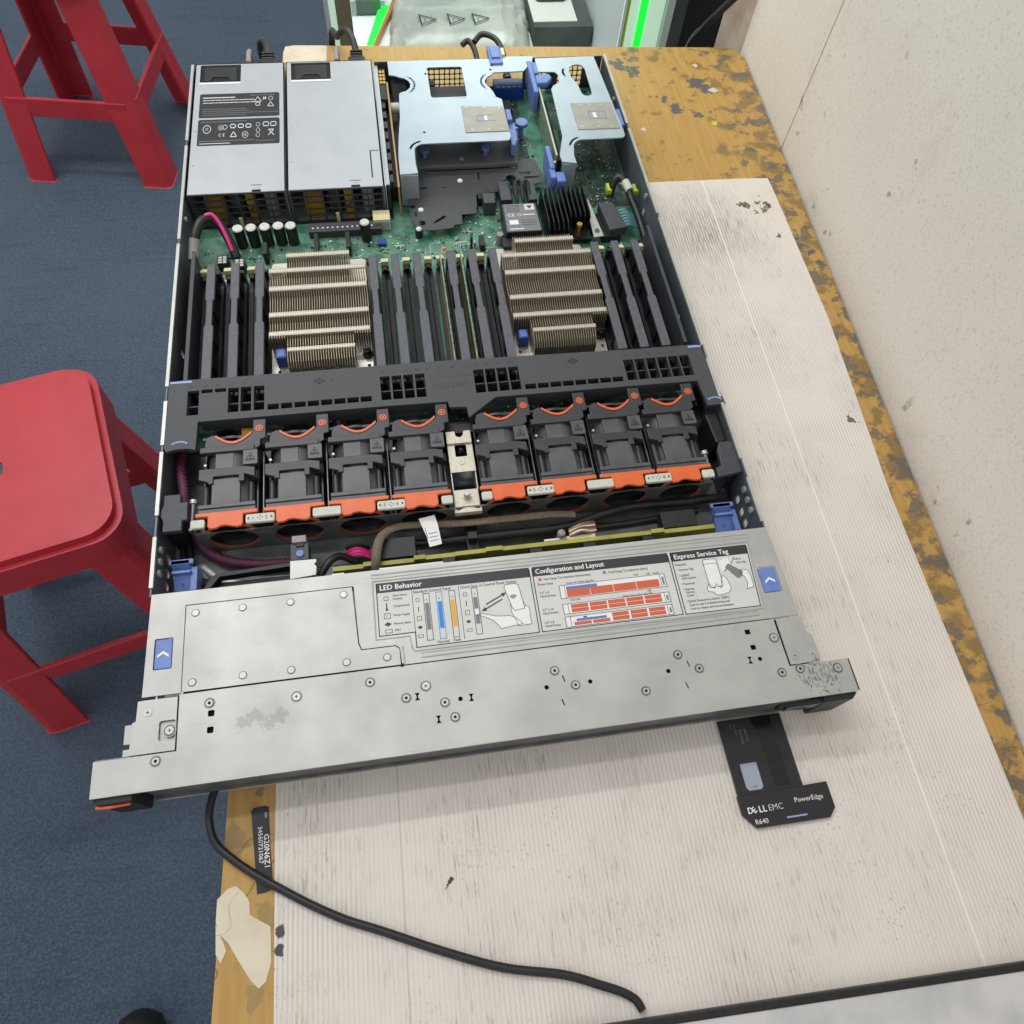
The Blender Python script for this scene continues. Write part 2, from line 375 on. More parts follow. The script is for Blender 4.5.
class MB:
    def __init__(s): s.v = []; s.f = []; s.mi = []; s.mats = []
    def m(s, mt):
        if mt not in s.mats: s.mats.append(mt)
        return s.mats.index(mt)
    def add(s, vs, fs, mt):
        b = len(s.v); s.v += [tuple(v) for v in vs]; k = s.m(mt)
        for f in fs: s.f.append(tuple(i + b for i in f)); s.mi.append(k)
        return s
    def box(s, x0, y0, z0, x1, y1, z1, mt):
        if x0 > x1: x0, x1 = x1, x0
        if y0 > y1: y0, y1 = y1, y0
        if z0 > z1: z0, z1 = z1, z0
        vs = [(x0, y0, z0), (x1, y0, z0), (x1, y1, z0), (x0, y1, z0), (x0, y0, z1), (x1, y0, z1), (x1, y1, z1), (x0, y1, z1)]
        return s.add(vs, [(0, 3, 2, 1), (4, 5, 6, 7), (0, 1, 5, 4), (1, 2, 6, 5), (2, 3, 7, 6), (3, 0, 4, 7)], mt)
    def prism(s, pts, z0, z1, mt, plane='xy'):
        """closed outline extruded; plane 'xy' (z0..z1), 'xz' (y from z0..z1) or 'yz' (x from z0..z1)"""
        ar = sum(pts[i][0] * pts[(i + 1) % len(pts)][1] - pts[(i + 1) % len(pts)][0] * pts[i][1] for i in range(len(pts)))
        if ar < 0: pts = pts[::-1]
        n_ = len(pts)
        def P(a, b, c):
            return (a, b, c) if plane == 'xy' else ((a, c, b) if plane == 'xz' else (c, a, b))
        vs = [P(a, b, z0) for a, b in pts] + [P(a, b, z1) for a, b in pts]
        fs = [tuple(range(n_))[::-1], tuple(range(n_, 2 * n_))] + [(i, (i + 1) % n_, (i + 1) % n_ + n_, i + n_) for i in range(n_)]
        if plane == 'xz': fs = [f[::-1] for f in fs]
        return s.add(vs, fs, mt)
    def cyl(s, c, r, h, mt, ax='z', n_=20, r2=None):
        """cylinder starting at c going +h along ax"""
        r2 = r if r2 is None else r2
        vs = []
        for k, rr in ((0, r), (h, r2)):
            for i in range(n_):
                a = 2 * math.pi * i / n_; u = rr * math.cos(a); v = rr * math.sin(a)
                vs.append((c[0] + u, c[1] + v, c[2] + k) if ax == 'z' else ((c[0] + v, c[1] + k, c[2] + u) if ax == 'y' else (c[0] + k, c[1] + u, c[2] + v)))
        fs = [tuple(range(n_))[::-1], tuple(range(n_, 2 * n_))] + [(i, (i + 1) % n_, (i + 1) % n_ + n_, i + n_) for i in range(n_)]
        return s.add(vs, fs, mt)
    def ring(s, c, R, r, mt, ax='z', n_=32, k_=8, a0=0, a1=2 * math.pi):
        full = abs(a1 - a0 - 2 * math.pi) < 1e-6
        N = n_ if full else n_ + 1
        vs = []
        for i in range(N):
            a = a0 + (a1 - a0) * i / n_
            for j in range(k_):
                b = 2 * math.pi * j / k_
                u = (R + r * math.cos(b)) * math.cos(a); v = (R + r * math.cos(b)) * math.sin(a); t = r * math.sin(b)
                vs.append((c[0] + u, c[1] + v, c[2] + t) if ax == 'z' else ((c[0] + u, c[1] + t, c[2] + v) if ax == 'y' else (c[0] + t, c[1] + u, c[2] + v)))
        fs = []
        for i in range(n_):
            i2 = (i + 1) % N
            for j in range(k_):
                j2 = (j + 1) % k_
                fs.append((i * k_ + j, i2 * k_ + j, i2 * k_ + j2, i * k_ + j2))
        return s.add(vs, fs, mt)
    def tube(s, pts, r, mt, n_=10, smooth=5, flat=1.0):
        P = [Vector(p) for p in pts]
        if smooth and len(P) > 2:
            Q = []
            for i in range(len(P) - 1):
                p0 = P[max(i - 1, 0)]; p1 = P[i]; p2 = P[i + 1]; p3 = P[min(i + 2, len(P) - 1)]
                for k in range(smooth):
                    t = k / smooth
                    Q.append(.5 * ((2 * p1) + (-p0 + p2) * t + (2 * p0 - 5 * p1 + 4 * p2 - p3) * t * t + (-p0 + 3 * p1 - 3 * p2 + p3) * t ** 3))
            Q.append(P[-1]); P = Q
        vs = []; N = len(P); prev = None
        for i, p in enumerate(P):
            t = (P[min(i + 1, N - 1)] - P[max(i - 1, 0)]).normalized()
            if prev is None:
                up = Vector((0, 0, 1)) if abs(t.z) < .9 else Vector((1, 0, 0))
                u = t.cross(up).normalized()
            else:
                u = (prev - t * prev.dot(t)).normalized()
            prev = u; v = u.cross(t).normalized()
            for j in range(n_):
                a = 2 * math.pi * j / n_
                vs.append(p + u * (r * math.cos(a)) + v * (r * flat * math.sin(a)))
        fs = [tuple(range(n_)), tuple(range((N - 1) * n_, N * n_))[::-1]]
        for i in range(N - 1):
            for j in range(n_):
                j2 = (j + 1) % n_
                fs.append((i * n_ + j2, i * n_ + j, (i + 1) * n_ + j, (i + 1) * n_ + j2))
        return s.add(vs, fs, mt)
    def dome(s, c, r, h, mt, n_=20):
        vs = [(c[0], c[1], c[2] + h)]; fs = []
        for k in range(1, 5):
            a = k / 4 * math.pi / 2
            for i in range(n_):
                b = 2 * math.pi * i / n_
                vs.append((c[0] + r * math.sin(a) * math.cos(b), c[1] + r * math.sin(a) * math.sin(b), c[2] + h * math.cos(a)))
        for i in range(n_): fs.append((0, 1 + i, 1 + (i + 1) % n_))
        for k in range(3):
            for i in range(n_):
                fs.append((1 + k * n_ + i, 1 + (k + 1) * n_ + i, 1 + (k + 1) * n_ + (i + 1) % n_, 1 + k * n_ + (i + 1) % n_))
        return s.add(vs, fs, mt)
    def quad(s, pts, mt): return s.add(pts, [tuple(range(len(pts)))], mt)
    def text(s, st, size, x, y, z, mt, rot=0, bold=0.0, sx=1.0, M=None):
        if bold > 0:
            k = bold * size
            for dx, dy in ((-k, 0), (k, 0), (0, -k * .6), (0, k * .6)):
                s.text(st, size, x + dx, y + dy, z, mt, rot, 0.0, sx); z += .004
        vs, fs = text_geo(st, min(bold, 0))
        ca, sa = math.cos(rot), math.sin(rot)
        out = []
        for v in vs:
            a = v.x * size * sx; b = v.y * size
            if M is not None: out.append(tuple(M @ Vector((a, b, 0))))
            else: out.append((x + a * ca - b * sa, y + a * sa + b * ca, z))
        return s.add(out, fs, mt)
    def line(s, pts, wd, z, mt, close=False):
        """flat printed line"""
        P = list(pts) + ([pts[0]] if close else [])
        for (x0, y0), (x1, y1) in zip(P, P[1:]):
            L = math.hypot(x1 - x0, y1 - y0) or 1
            dx, dy = (x1 - x0) / L * wd / 2, (y1 - y0) / L * wd / 2
            s.quad([(x0 - dx - (-dy), y0 - dy - dx, z)[:3], (x1 + dx + dy, y1 + dy - dx, z), (x1 + dx - dy, y1 + dy + dx, z), (x0 - dx - dy, y0 - dy + dx, z)], mt)
        return s
    def sheet(s, outer, holes, z0, z1, mt, M=None):
        """plate with holes, built from a filled curve"""
        cu = bpy.data.curves.new('s', 'CURVE'); cu.dimensions = '2D'; cu.fill_mode = 'BOTH'; cu.extrude = (z1 - z0) / 2
        for pts in [outer] + list(holes):
            sp = cu.splines.new('POLY'); sp.points.add(len(pts) - 1); sp.use_cyclic_u = True
            for p, q in zip(sp.points, pts): p.co = (q[0], q[1], 0, 1)
        ob = bpy.data.objects.new('s', cu); COL.objects.link(ob)
        bpy.context.view_layer.update()
        me = bpy.data.meshes.new_from_object(ob.evaluated_get(bpy.context.evaluated_depsgraph_get()))
        vs = [Vector((v.co.x, v.co.y, v.co.z + (z0 + z1) / 2)) for v in me.vertices]
        if M is not None: vs = [M @ v for v in vs]
        fs = [tuple(p.vertices) for p in me.polygons]
        bpy.data.objects.remove(ob); bpy.data.curves.remove(cu); bpy.data.meshes.remove(me)
        return s.add(vs, fs, mt)
    def build(s, name, parent=None, bevel=0, smooth=False, local=False, fix=True, seg=2):
        o = (0, 0, 0) if (parent is None or local) else origin(parent)
        me = bpy.data.meshes.new(name)
        me.from_pydata([((a - o[0]) * S, (b - o[1]) * S, (c_ - o[2]) * S) for a, b, c_ in s.v], [], s.f)
        for k in s.mats: me.materials.append(K[k] if isinstance(k, str) else k)
        me.polygons.foreach_set('material_index', s.mi)
        if smooth:
            me.polygons.foreach_set('use_smooth', [True] * len(s.f))
        me.update()
        if smooth: 
            try: me.set_sharp_from_angle(angle=math.radians(40))
            except Exception: pass
        ob = bpy.data.objects.new(name, me); COL.objects.link(ob)
        if parent is not None: ob.parent = parent
        if bevel:
            bm = ob.modifiers.new('bevel', 'BEVEL'); bm.width = bevel * S; bm.segments = seg; bm.limit_method = 'ANGLE'; bm.angle_limit = math.radians(50)
        return ob
def one(name, label, cat, group=None, kind=None, parent=None, **kw):
    pass
def copy_tree(o, loc, label):
    def cp(a, par):
        c_ = a.copy(); COL.objects.link(c_); c_.parent = par
        for ch in a.children: cp(ch, c_)
        return c_
    c_ = cp(o, None)
    c_.location = [v * S for v in loc]
    c_['label'] = label
    return c_
def circ(x, y, r, n_=16): return [(x + r * math.cos(2 * math.pi * i / n_), y + r * math.sin(2 * math.pi * i / n_)) for i in range(n_)]
def rect(x0, y0, x1, y1, r=0, n_=4):
    if not r: return [(x0, y0), (x1, y0), (x1, y1), (x0, y1)]
    P = []
    for cx, cy, a in ((x1 - r, y0 + r, -90), (x1 - r, y1 - r, 0), (x0 + r, y1 - r, 90), (x0 + r, y0 + r, 180)):
        for i in range(n_ + 1):
            t = math.radians(a + 90 * i / n_); P.append((cx + r * math.cos(t), cy + r * math.sin(t)))
    return P

# ================================================================== the setting
b = MB(); b.box(-3200, -2200, -740, 3200, 4200, -720, 'carpet')
props(b.build('floor'), kind='structure')
# white wall along the right of the table (turned 2.8 degrees with it)
WA = math.radians(2.85)
def tb(u, v):       # table frame: u along its far edge, v towards its far edge; origin at its near left on y = 0
    # left edge passes (43,-24) and (79,791)
    return (44 + u * math.cos(WA) + v * math.sin(WA), 0 - u * math.sin(WA) + v * math.cos(WA))
b = MB()
W0 = 546
for (v0, v1, du) in ((-1400, 604, 0), (606.5, 789, 0), (604, 606.5, 3)):
    p = [tb(W0 + 2 + du, v0), tb(W0 + 2 + du, v1), tb(W0 + 122, v1), tb(W0 + 122, v0)]
    b.prism(p, -720, 1900, 'wall')
props(b.build('wall_right'), kind='structure')
b = MB()
b.prism([tb(528, 830), tb(552, 795), tb(660, 795), tb(660, 830)], -720, 1900, 'post')
b.prism([tb(542, 800), tb(549, 790), tb(556, 790), tb(556, 800)], -720, 1900, 'post')
props(b.build('trim_1', bevel=1.5), kind='structure')

# ------------------------------------------------------------------ workbench
t = thing('workbench', 'yellow wood-topped workbench with stained worn surface under the open server', 'table', (320, 320, -720))
far = 791
outl = [tb(0, -420), tb(W0, -420)]
for i in range(7):
    a = math.radians(90 * i / 6); outl.append(tb(W0 - 26 + 26 * math.cos(a), far - 26 + 26 * math.sin(a)))
for i in range(5):
    a = math.radians(90 + 90 * i / 4); outl.append(tb(14 + 14 * math.cos(a), far - 14 + 14 * math.sin(a)))
b = MB(); b.prism(outl, -24, 0, 'wood'); b.build('tabletop', t)
for u, v in ((60, -380), (W0 - 60, -380), (W0 - 60, 720), (60, 720)):
    x, y = tb(u, v); b = MB(); b.box(x - 20, y - 20, -720, x + 20, y + 20, -24, 'olive'); b.build('leg', t)
b = MB()
for (u0, v0, u1, v1) in ((60, -380, W0 - 60, -380), (60, 720, W0 - 60, 720)):
    x0, y0 = tb(u0, v0); x1, y1 = tb(u1, v1); b.box(x0 + 20, y0 - 8, -90, x1 - 20, y0 + 8, -30, 'olive')
b.build('apron', t)

# board lying on the table
x = MB()
outl = [(70, -330), (560, -330), (571, 134), (586, 330), (588.5, 505), (588, 527), (560, 528.5), (450, 529.5), (98, 530), (84, 240), (72.5, -39)]
x.prism(outl, 0.1, 1.1, 'board')
props(x.build('ribbed_board'), 'large white ribbed plastic board, scuffed and stained, on the workbench under the server', 'board')

# torn paper patches and a label strip stuck on the bench
b = MB(); b.prism([(38, -84), (44, -79), (49, -78), (54, -83), (57, -88), (57.5, -95), (63, -99), (69.5, -103), (70, -122), (67, -131), (63, -134), (58, -129), (51, -118), (45, -108), (40, -103), (37.5, -96)], 0.05, 0.35, 'paperscrap')
b.prism([(37.5, -97), (42, -107), (44, -112), (41, -118), (38, -113)], 0.05, 0.3, 'paperscrap')
props(b.build('paper_scrap'), 'torn cream paper remnant stuck to the bench edge below the black sticker', 'paper')
b = MB(); b.prism([tb(2, 788), tb(12, 790.6), tb(49, 790.6), tb(49, 757), tb(24, 757), tb(10, 759), tb(1, 757), tb(0.6, 778)], 0.05, 0.4, 'paperscrap')
props(b.build('paper_scrap'), 'white tape patch on the far left corner of the bench behind the server', 'paper')
t = thing('sticker', 'black sticker strip with white serial digits on the bench edge beside the board', 'sticker', (63, -60, 0))
b = MB(); b.prism([(57.5, -36), (59, -34.5), (66, -34), (68.3, -35), (69.5, -60), (71.3, -83), (66, -84.5), (61.5, -84.5), (59.5, -60)], 0.05, 0.3, 'labelblack'); b.build('backing', t)
b = MB()
b.text('G20N6Z1', 4.6, 65.4, -51, 0.36, 'white', -math.pi / 2 + .04, .02, 1.05)
b.text('34560721067', 3.8, 61.8, -46, 0.36, 'white', -math.pi / 2 + .04, .01, 1.05)
b.text('S/N', 2.2, 65.8, -38, 0.36, 'white', -math.pi / 2 + .04)
b.build('lettering', t)

# pale panel with a dark rim at the near edge
t = thing('laminate_panel', 'pale marbled panel with black rubber rim at the bottom right of the bench', 'panel', (440, -230, 0))
def lp(x, off): return (x, -181.5 - (x - 259) * 0.033 + off)
b = MB(); b.prism([lp(228, 0), lp(640, 0), lp(640, -4.5), lp(228, -4.5)], 1.2, 9, 'black'); b.build('rim', t, bevel=.8)
b = MB(); b.prism([lp(228, -4.6), lp(640, -4.6), lp(640, -150), lp(228, -150)], 1.2, 8, 'marble'); b.build('panel', t)

# ------------------------------------------------------------------ server chassis
CH = thing('server_chassis', 'flat open rack server case in bare steel lying on the bench with its lid off', 'computer', (217, 330, 1.1))
B0 = 1.2
b = MB(); b.box(0, -20, B0, 434, 688, B0 + 1.2, 'steel_dark'); b.build('base_pan', CH)
# left and right side walls with slots and rolled edge
def side(x0, x1, sgn):
    b = MB()
    holes = []
    for y in (120, 130, 141, 330, 470, 610): holes.append(rect(y - 3, 12, y + 3, 20, 2))
    b.sheet(rect(102, B0, 688, 42), holes, min(x0, x1), max(x0, x1), 'wallsteel', Matrix(((0, 0, 1, 0), (1, 0, 0, 0), (0, 1, 0, 0), (0, 0, 0, 1))))
    xa = x0 if sgn > 0 else x1
    for y0, y1 in ((108, 146), (163, 216), (222, 262), (276, 430), (436, 560), (568, 686)):
        b.box(xa - .5, y0, 41, xa + 2.0 * 1, y1, 43, 'steel') if sgn > 0 else b.box(xa - 2.0, y0, 41, xa + .5, y1, 43, 'steel')
    return b.build('side_wall', CH)
side(0, 1.2, 1)
side(432.8, 434, -1)
for xx in (2.4, 431.6):
    for y in (122, 131, 140, 226, 240, 470, 620):
        b = MB(); b.cyl((xx - .9, y, 34), 2.6, 1.8, 'steel', 'x', 12); b.build('side_rivet', CH)
# rear wall with vents
def vent(x0, x1, z0, z1, p):
    hs = []; nx = int((x1 - x0) // p); nz = int((z1 - z0) // p)
    for i in range(nx):
        for k in range(nz): hs.append(rect(x0 + i * p + .5, z0 + k * p + .5, x0 + (i + 1) * p - .5, z0 + (k + 1) * p - .5, .8, 2))
    return hs
b = MB()
b.sheet(rect(184, B0, 432, 40), vent(236, 290, 8, 34, 5.6) + vent(355, 372, 8, 34, 5.6) + vent(384, 412, 8, 34, 5.6) + [rect(300, 10, 345, 28, 2)], -688, -687, 'steel_dark', Matrix(((1, 0, 0, 0), (0, 0, -1, 0), (0, 1, 0, 0), (0, 0, 0, 1))))
b.build('rear_wall', CH)
b = MB(); b.box(182.4, 496, B0 + 1.2, 183.4, 686, 38, 'steel_blue'); b.box(182, 500, 36, 187, 686, 37, 'steel_blue')
for y in range(505, 680, 14): b.box(183.5, y, 30, 187, y + 7, 36, 'steel_dark')
b.build('supply_bay_wall', CH)

# ---- front cover plates
Zt0, Zt1 = 42.6, 43.6
b = MB()
b.sheet([(1, 33.9), (24.2, 33.9), (24.2, 92.6), (133, 92.6), (134, 92), (135.6, 52), (137, 47.6), (159, 47.6), (161.6, 45.4), (162.2, 33.9), (436, 33.9), (434, 102.5), (2, 102.5)],
        [rect(6.2, 50.4, 17.8, 71.2, 1), rect(416.6, 52.2, 430.4, 71.8, 1)], Zt0, Zt1, 'steel_front')
b.tube([(163.4, 46, Zt1), (164, 35, Zt1)], .5, 'steel', 8, 0)
for y, r_ in ((99, .7), (96.4, .5), (37.4, .7), (40.2, .5)):
    b.tube([(146 if y > 50 else 175, y, Zt1 - .1), (419 if y > 50 else 408, y, Zt1 - .1)], r_, 'steel', 8, 0)
b.box(152, 102.5, Zt0, 196, 103.8, Zt1 - .2, 'steel'); b.box(120, 102.5, Zt0, 128, 103.4, Zt1 - .2, 'steel')
b.build('front_cover', CH)
b = MB()
b.sheet([(24.9, 34.1), (161.4, 34.1), (161.2, 44.8), (158.6, 46.8), (136.6, 46.8), (134.9, 51.5), (132.7, 91.8), (24.9, 91.8)], [rect(22 + 2.6, 33, 26, 34.4)], Zt0 + .1, Zt1 + .35, 'steel_front')
b.build('access_plate', CH)
def rivet(x, y, r=2.1, z=Zt1 + .35):
    b = MB(); b.cyl((x, y, z - .6), r + .65, .64, 'cage', n_=18); b.cyl((x, y, z - .2), r, .7, 'steel', n_=18); b.build('rivet', CH)
for p in [(31, 86), (61, 86), (92, 86), (127, 87), (31, 39.5), (62, 40), (92, 39.5), (127, 40)]: rivet(*p)
rivet(153, 40, 2.1)
b = MB(); b.box(161, 32.6, 43.0, 163.4, 34.8, 43.75, 'hole'); b.build('seam_notch', CH)
# label recess frame (embossed outline round the printed label)
b = MB()
lo = [(146.6, 94.2), (416.8, 92.6), (413.4, 41.6), (171, 42.0), (169.5, 44), (168.8, 52.6), (146.6, 52.6)]
for off, r_ in ((0, .55),):
    b.tube([(x_, y_, Zt1) for x_, y_ in lo] + [(lo[0][0], lo[0][1], Zt1)], r_, 'steel_front', 8, 0)
b.build('embossed_frame', CH)
# front plate with many screw holes
holes = [circ(x_, y_, 1.5, 12) for x_, y_ in [(197, 7), (253, 7), (282, 7), (335, 7), (355.5, 7.2), (399, 7)]]
holes += [rect(41.2, 16.6, 45.2, 20.6, 1), rect(41, 6.4, 45, 10.4, 1), rect(394.2, 24.6, 398, 28, .3), rect(395, 13.6, 398.6, 17, .3)]
for x_, y_ in [(170, 12), (204, 7), (182, -4), (392, 7)]:
    holes += [[(x_ - 1.6, y_ - 2.4), (x_ + 1.6, y_ - 2.4), (x_ + .5, y_ - .6), (x_ + .5, y_ + .6), (x_ + 1.6, y_ + 2.4), (x_ - 1.6, y_ + 2.4), (x_ - .5, y_ + .6), (x_ - .5, y_ - .6)]]
for x_, y_ in [(265, 11), (262, -4), (349.5, 10), (345, -4)]:
    holes += [[(x_ - .9, y_ + 2.2), (x_ - .1, y_ + 2.4), (x_ + .9, y_ - 1.8), (x_ + .2, y_ - 2.2)]]
b = MB()
b.sheet([(-24, -22), (459, -22), (460, -.4), (417.6, -.4), (416.8, 33.1), (23.6, 33.1), (23.6, -1.6), (-24, -1.6)], holes, Zt0, Zt1, 'steel_front')
b.box(-24, -22.6, 41.4, 459, -21.6, 43.5, 'steel')
b.build('front_plate', CH)
b = MB(); b.box(1, -20, 40.2, 433, 33, 40.6, 'hole'); b.build('seam_shade_sheet', CH)  # near-black sheet under the plates, shade in the seams put in as colour
# hinge plates
b = MB()
b.sheet([(-1, 31.6), (3, 31.8), (9.4, 31.8), (9.4, 33.3), (10.4, 33.3), (10.4, 31.8), (22.6, 31.8), (22.6, 19.4), (22.6, -.8), (-4, -.8), (-3.4, 18.6), (-1.4, 19.4)], [rect(12.5, 5.6, 22.4, 17.8, 1.6)], Zt0, Zt1 + .1, 'steel_front')
b.box(12.5, 5.6, 41.2, 22.4, 17.8, 41.8, 'steel_front')
b.build('hinge_plate', CH)
b = MB()
b.sheet([(418.4, 32.8), (428.6, 32.8), (428.6, 34), (429.6, 34), (429.6, 32.6), (436.6, 32.4), (437, 20.6), (440, 19), (441, 3), (440, .4), (418.8, .4)], [], Zt0, Zt1 + .1, 'steel_front')
b.build('hinge_plate', CH)
b = MB(); b.box(-8, 6.5, 41.5, -2.8, 18, 42.3, 'steel_front'); b.box(-8, -1.2, 41.5, -3, 3.4, 42.3, 'steel_front'); b.build('hinge_tab', CH)
def screw(x, y, kind='cross', z=Zt1, r=2.5):
    b = MB()
    b.cyl((x, y, z - .5), r + .9, .54, 'cage', n_=20); b.ring((x, y, z), r + 1.2, .22, 'steel', n_=20, k_=6)
    b.cyl((x, y, z - .3), r, .9, 'steel', n_=18)
    if kind == 'cross':
        b.box(x - 1.1, y - .3, z + .6, x + 1.1, y + .3, z + .66, 'inkgrey'); b.box(x - .3, y - 1.1, z + .6, x + .3, y + 1.1, z + .66, 'inkgrey')
    else:
        b.cyl((x, y, z + .3), 1.0, .36, 'hole', n_=12)
    return b.build('screw' if kind == 'cross' else 'hollow_rivet', CH)
for p in [(42, 25), (141, 25), (12, -6), (163, 12), (187, 6), (192.4, -4), (260, 17), (272, 6), (317, -4), (344, 17), (356, 6), (411, -4), (424, -3.2)]: screw(*p, kind='h', r=2.2)
for p in [(95, 22), (5.4, 24), (19, 11.3), (176, 18), (413, 20), (423.4, 6), (450, -6)]: screw(*p)
# blue touch points
for x0, y0, x1, y1 in ((6.4, 50.6, 17.6, 71), (416.9, 52.5, 430.1, 71.5)):
    b = MB(); b.box(x0 + .35, y0 + .35, 41.6, x1 - .35, y1 - .35, 43.3, 'blue'); o = b.build('release_latch', CH, bevel=.4)
    cx, cy = (x0 + x1) / 2, (y0 + y1) / 2
    b = MB(); b.prism([(cx - 3.6, cy - 2.6), (cx - 3.6, cy - .8), (cx, cy + 1.8), (cx + 3.6, cy - .8), (cx + 3.6, cy - 2.6), (cx, cy)], 43.3, 43.7, 'white'); b.build('arrow_mark', o)
# front face, drive bays
b = MB()
b.box(0, -19.5, B0, 434, -18.6, 42.4, 'cage'); b.box(0, -22, B0, 434, -18.5, B0 + 1.0, 'steel'); b.box(0, -21.4, B0 + 1, 434, -19.5, 7, 'cage')
b.build('front_face', CH)
for i in range(8):
    b = MB(); x0 = 11 + i * 51.5
    b.box(x0, -20.0, 8, x0 + 51.3, -19.6, 40, 'cage')
    b.build('drive_blank', CH)
# rack ears
def ear(x0, x1, inner):
    b = MB(); b.box(x0, -3, B0, x1, -.6, 42.4, 'steel_dark'); b.build('ear', CH)
    b = MB()
    lo_, hi = min(x0, x1), max(x0, x1)
    b.prism([(lo_ + .6, -3.2), (hi - .6, -3.2), (hi - .6, -23.5), (hi - 4 if inner < 0 else hi - 1, -26.5), (lo_ + (4 if inner > 0 else 1), -26.5), (lo_ + .6, -23.5)], 6, 41.0, 'black')
    o = b.build('ear_cap', CH, bevel=.8)
    return o
e1 = ear(434.2, 459, -1); e2 = ear(-24, -.2, 1)
b = MB(); b.box(459, -22, 37, 459.9, -.8, 43.7, 'black'); b.build('edge_guard', CH)
b = MB()
b.prism([(405, -22.8), (437, -22.8), (437, -26), (412, -26), (404, -25)], 30, 39, 'black')
b.box(409, -27, 31, 431, -26, 38.2, 'steel_dark'); b.box(415, -27.4, 33, 424, -26.9, 36, 'black')
b.build('port_module', CH, bevel=.4)
b = MB(); b.tube([(-22, -27.2, 38), (-14, -27.8, 38.6), (-8, -27.2, 37.2), (-3, -27.2, 37.8)], .9, 'orange', 8, 4); b.build('status_light_strip', e2)

# printed service label
b = MB(); zl = Zt1 + .06
b.prism([(148.6, 92.4), (415.2, 91.0), (411.8, 43.0), (172.4, 43.6), (172.4, 54.6), (148.6, 54.6)], Zt1 - .1, zl, 'paper')
LB = b.build('service_label', CH)
b = MB(); z = zl + .05
def frame(x0, x1, yb):
    ysh = lambda x_: 92.4 - (x_ - 148.6) * .0075
    b.quad([(x0, ysh(x0) - 7.2, z), (x1, ysh(x1) - 7.2, z), (x1, ysh(x1), z), (x0, ysh(x0), z)], 'ink')
    if x0 < 150:
        b.line([(x0, 92), (x0, 54.8), (172.6, 54.8), (172.6, yb), (x1, yb), (x1, 90)], .7, z, 'ink')
    else:
        b.line([(x0, 90), (x0, yb), (x1, yb), (x1, 89)], .7, z, 'ink')
frame(149, 254.6, 44.2); frame(256.6, 355, 44.2); 
b.quad([(356.8, 83.6, z), (413.9, 83.4, z), (414.4, 90.6, z), (356.8, 90.8, z)], 'ink'); b.line([(357, 90), (357, 44), (411, 43.6), (414.2, 89)], .7, z, 'ink')
z2 = z + .06
b.text('LED Behavior', 5.3, 151, 87.0, z2, 'white', 0, .02, .97)
b.text('Configuration and Layout', 5.2, 258.6, 86.2, z2, 'white', 0, .02, .92)
b.text('Express Service Tag', 5.2, 359, 85.2, z2, 'white', 0, .02, .97)
tx = lambda s_, sz, x_, y_, bo=.012: b.text(s_, sz, x_, y_, z2, 'ink', -.007, bo, .93)
tx('Hard Drive', 2.2, 159.6, 81.6); tx('Activity', 2.2, 159.6, 79.2); tx('Temperature', 2.2, 159.4, 74); tx('Power Supply', 2.15, 159, 67.6); tx('Memory Bank', 2.15, 158.9, 61.6); tx('PSU', 2.3, 159.4, 57)
b.line(rect(153.6, 79.4, 156.4, 82), .35, z2, 'ink', True); b.line([(155, 73), (155, 77)], .8, z2, 'ink'); b.cyl((155, 72.8, z), .9, .06, 'ink', n_=10)
b.line(rect(153, 66.4, 157, 70), .35, z2, 'ink', True); b.text('?', 2.6, 154.2, 67.2, z2, 'ink')
b.prism([(152.6, 62.4), (155, 64), (157.6, 62.4), (155, 60.8)], z, z2, 'ink'); b.line(rect(153, 56.4, 157.6, 58.6), .35, z2, 'ink', True)
b.line([(172.6, 84.6), (172.6, 55)], .35, z2, 'ink')
tx('Standard Control Panel', 2.9, 173.4, 82.2)
b.line([(204.4, 84), (204.4, 46)], .35, z2, 'ink')
tx('Quick Sync 2 Control Panel Option', 2.9, 205.6, 81.8)
def ledbar(x_, col):
    b.line(rect(x_ - 2, 48, x_ + 2, 81.2), .4, z2, 'lab_cyan' if col == 'lab_cyan' else 'ink', True)
    b.quad([(x_ - 1.4, 55.4, z2), (x_ + 1.4, 55.4, z2), (x_ + 1.4, 74.4, z2), (x_ - 1.4, 74.4, z2)], col)
    b.text('4', 2.2, x_ - .7, 76, z2, 'ink')
ledbar(182, 'inkgrey'); ledbar(190.6, 'lab_cyan'); ledbar(199.4, 'lab_yel'); ledbar(214.8, 'inkgrey')
b.quad([(213.6, 62, z2 + .03), (216, 62, z2 + .03), (216, 66, z2 + .03), (213.6, 66, z2 + .03)], 'white')
tx('Normal', 2.7, 186.4, 45.2); tx('Fault', 2.7, 197, 45.2)
for xo in (176, 208.4):
    b.line(rect(xo - 1.2, 76, xo + 1, 78.4), .3, z2, 'ink', True); b.line([(xo, 69), (xo, 72)], .6, z2, 'ink')
    b.line(rect(xo - 1.4, 62.4, xo + 1.4, 65.4), .3, z2, 'ink', True)
    b.prism([(xo - 1.8, 57.6), (xo, 58.9), (xo + 1.8, 57.6), (xo, 56.4)], z, z2, 'ink'); b.line(rect(xo - 1.8, 50.6, xo + 1.6, 52.4), .3, z2, 'ink', True)
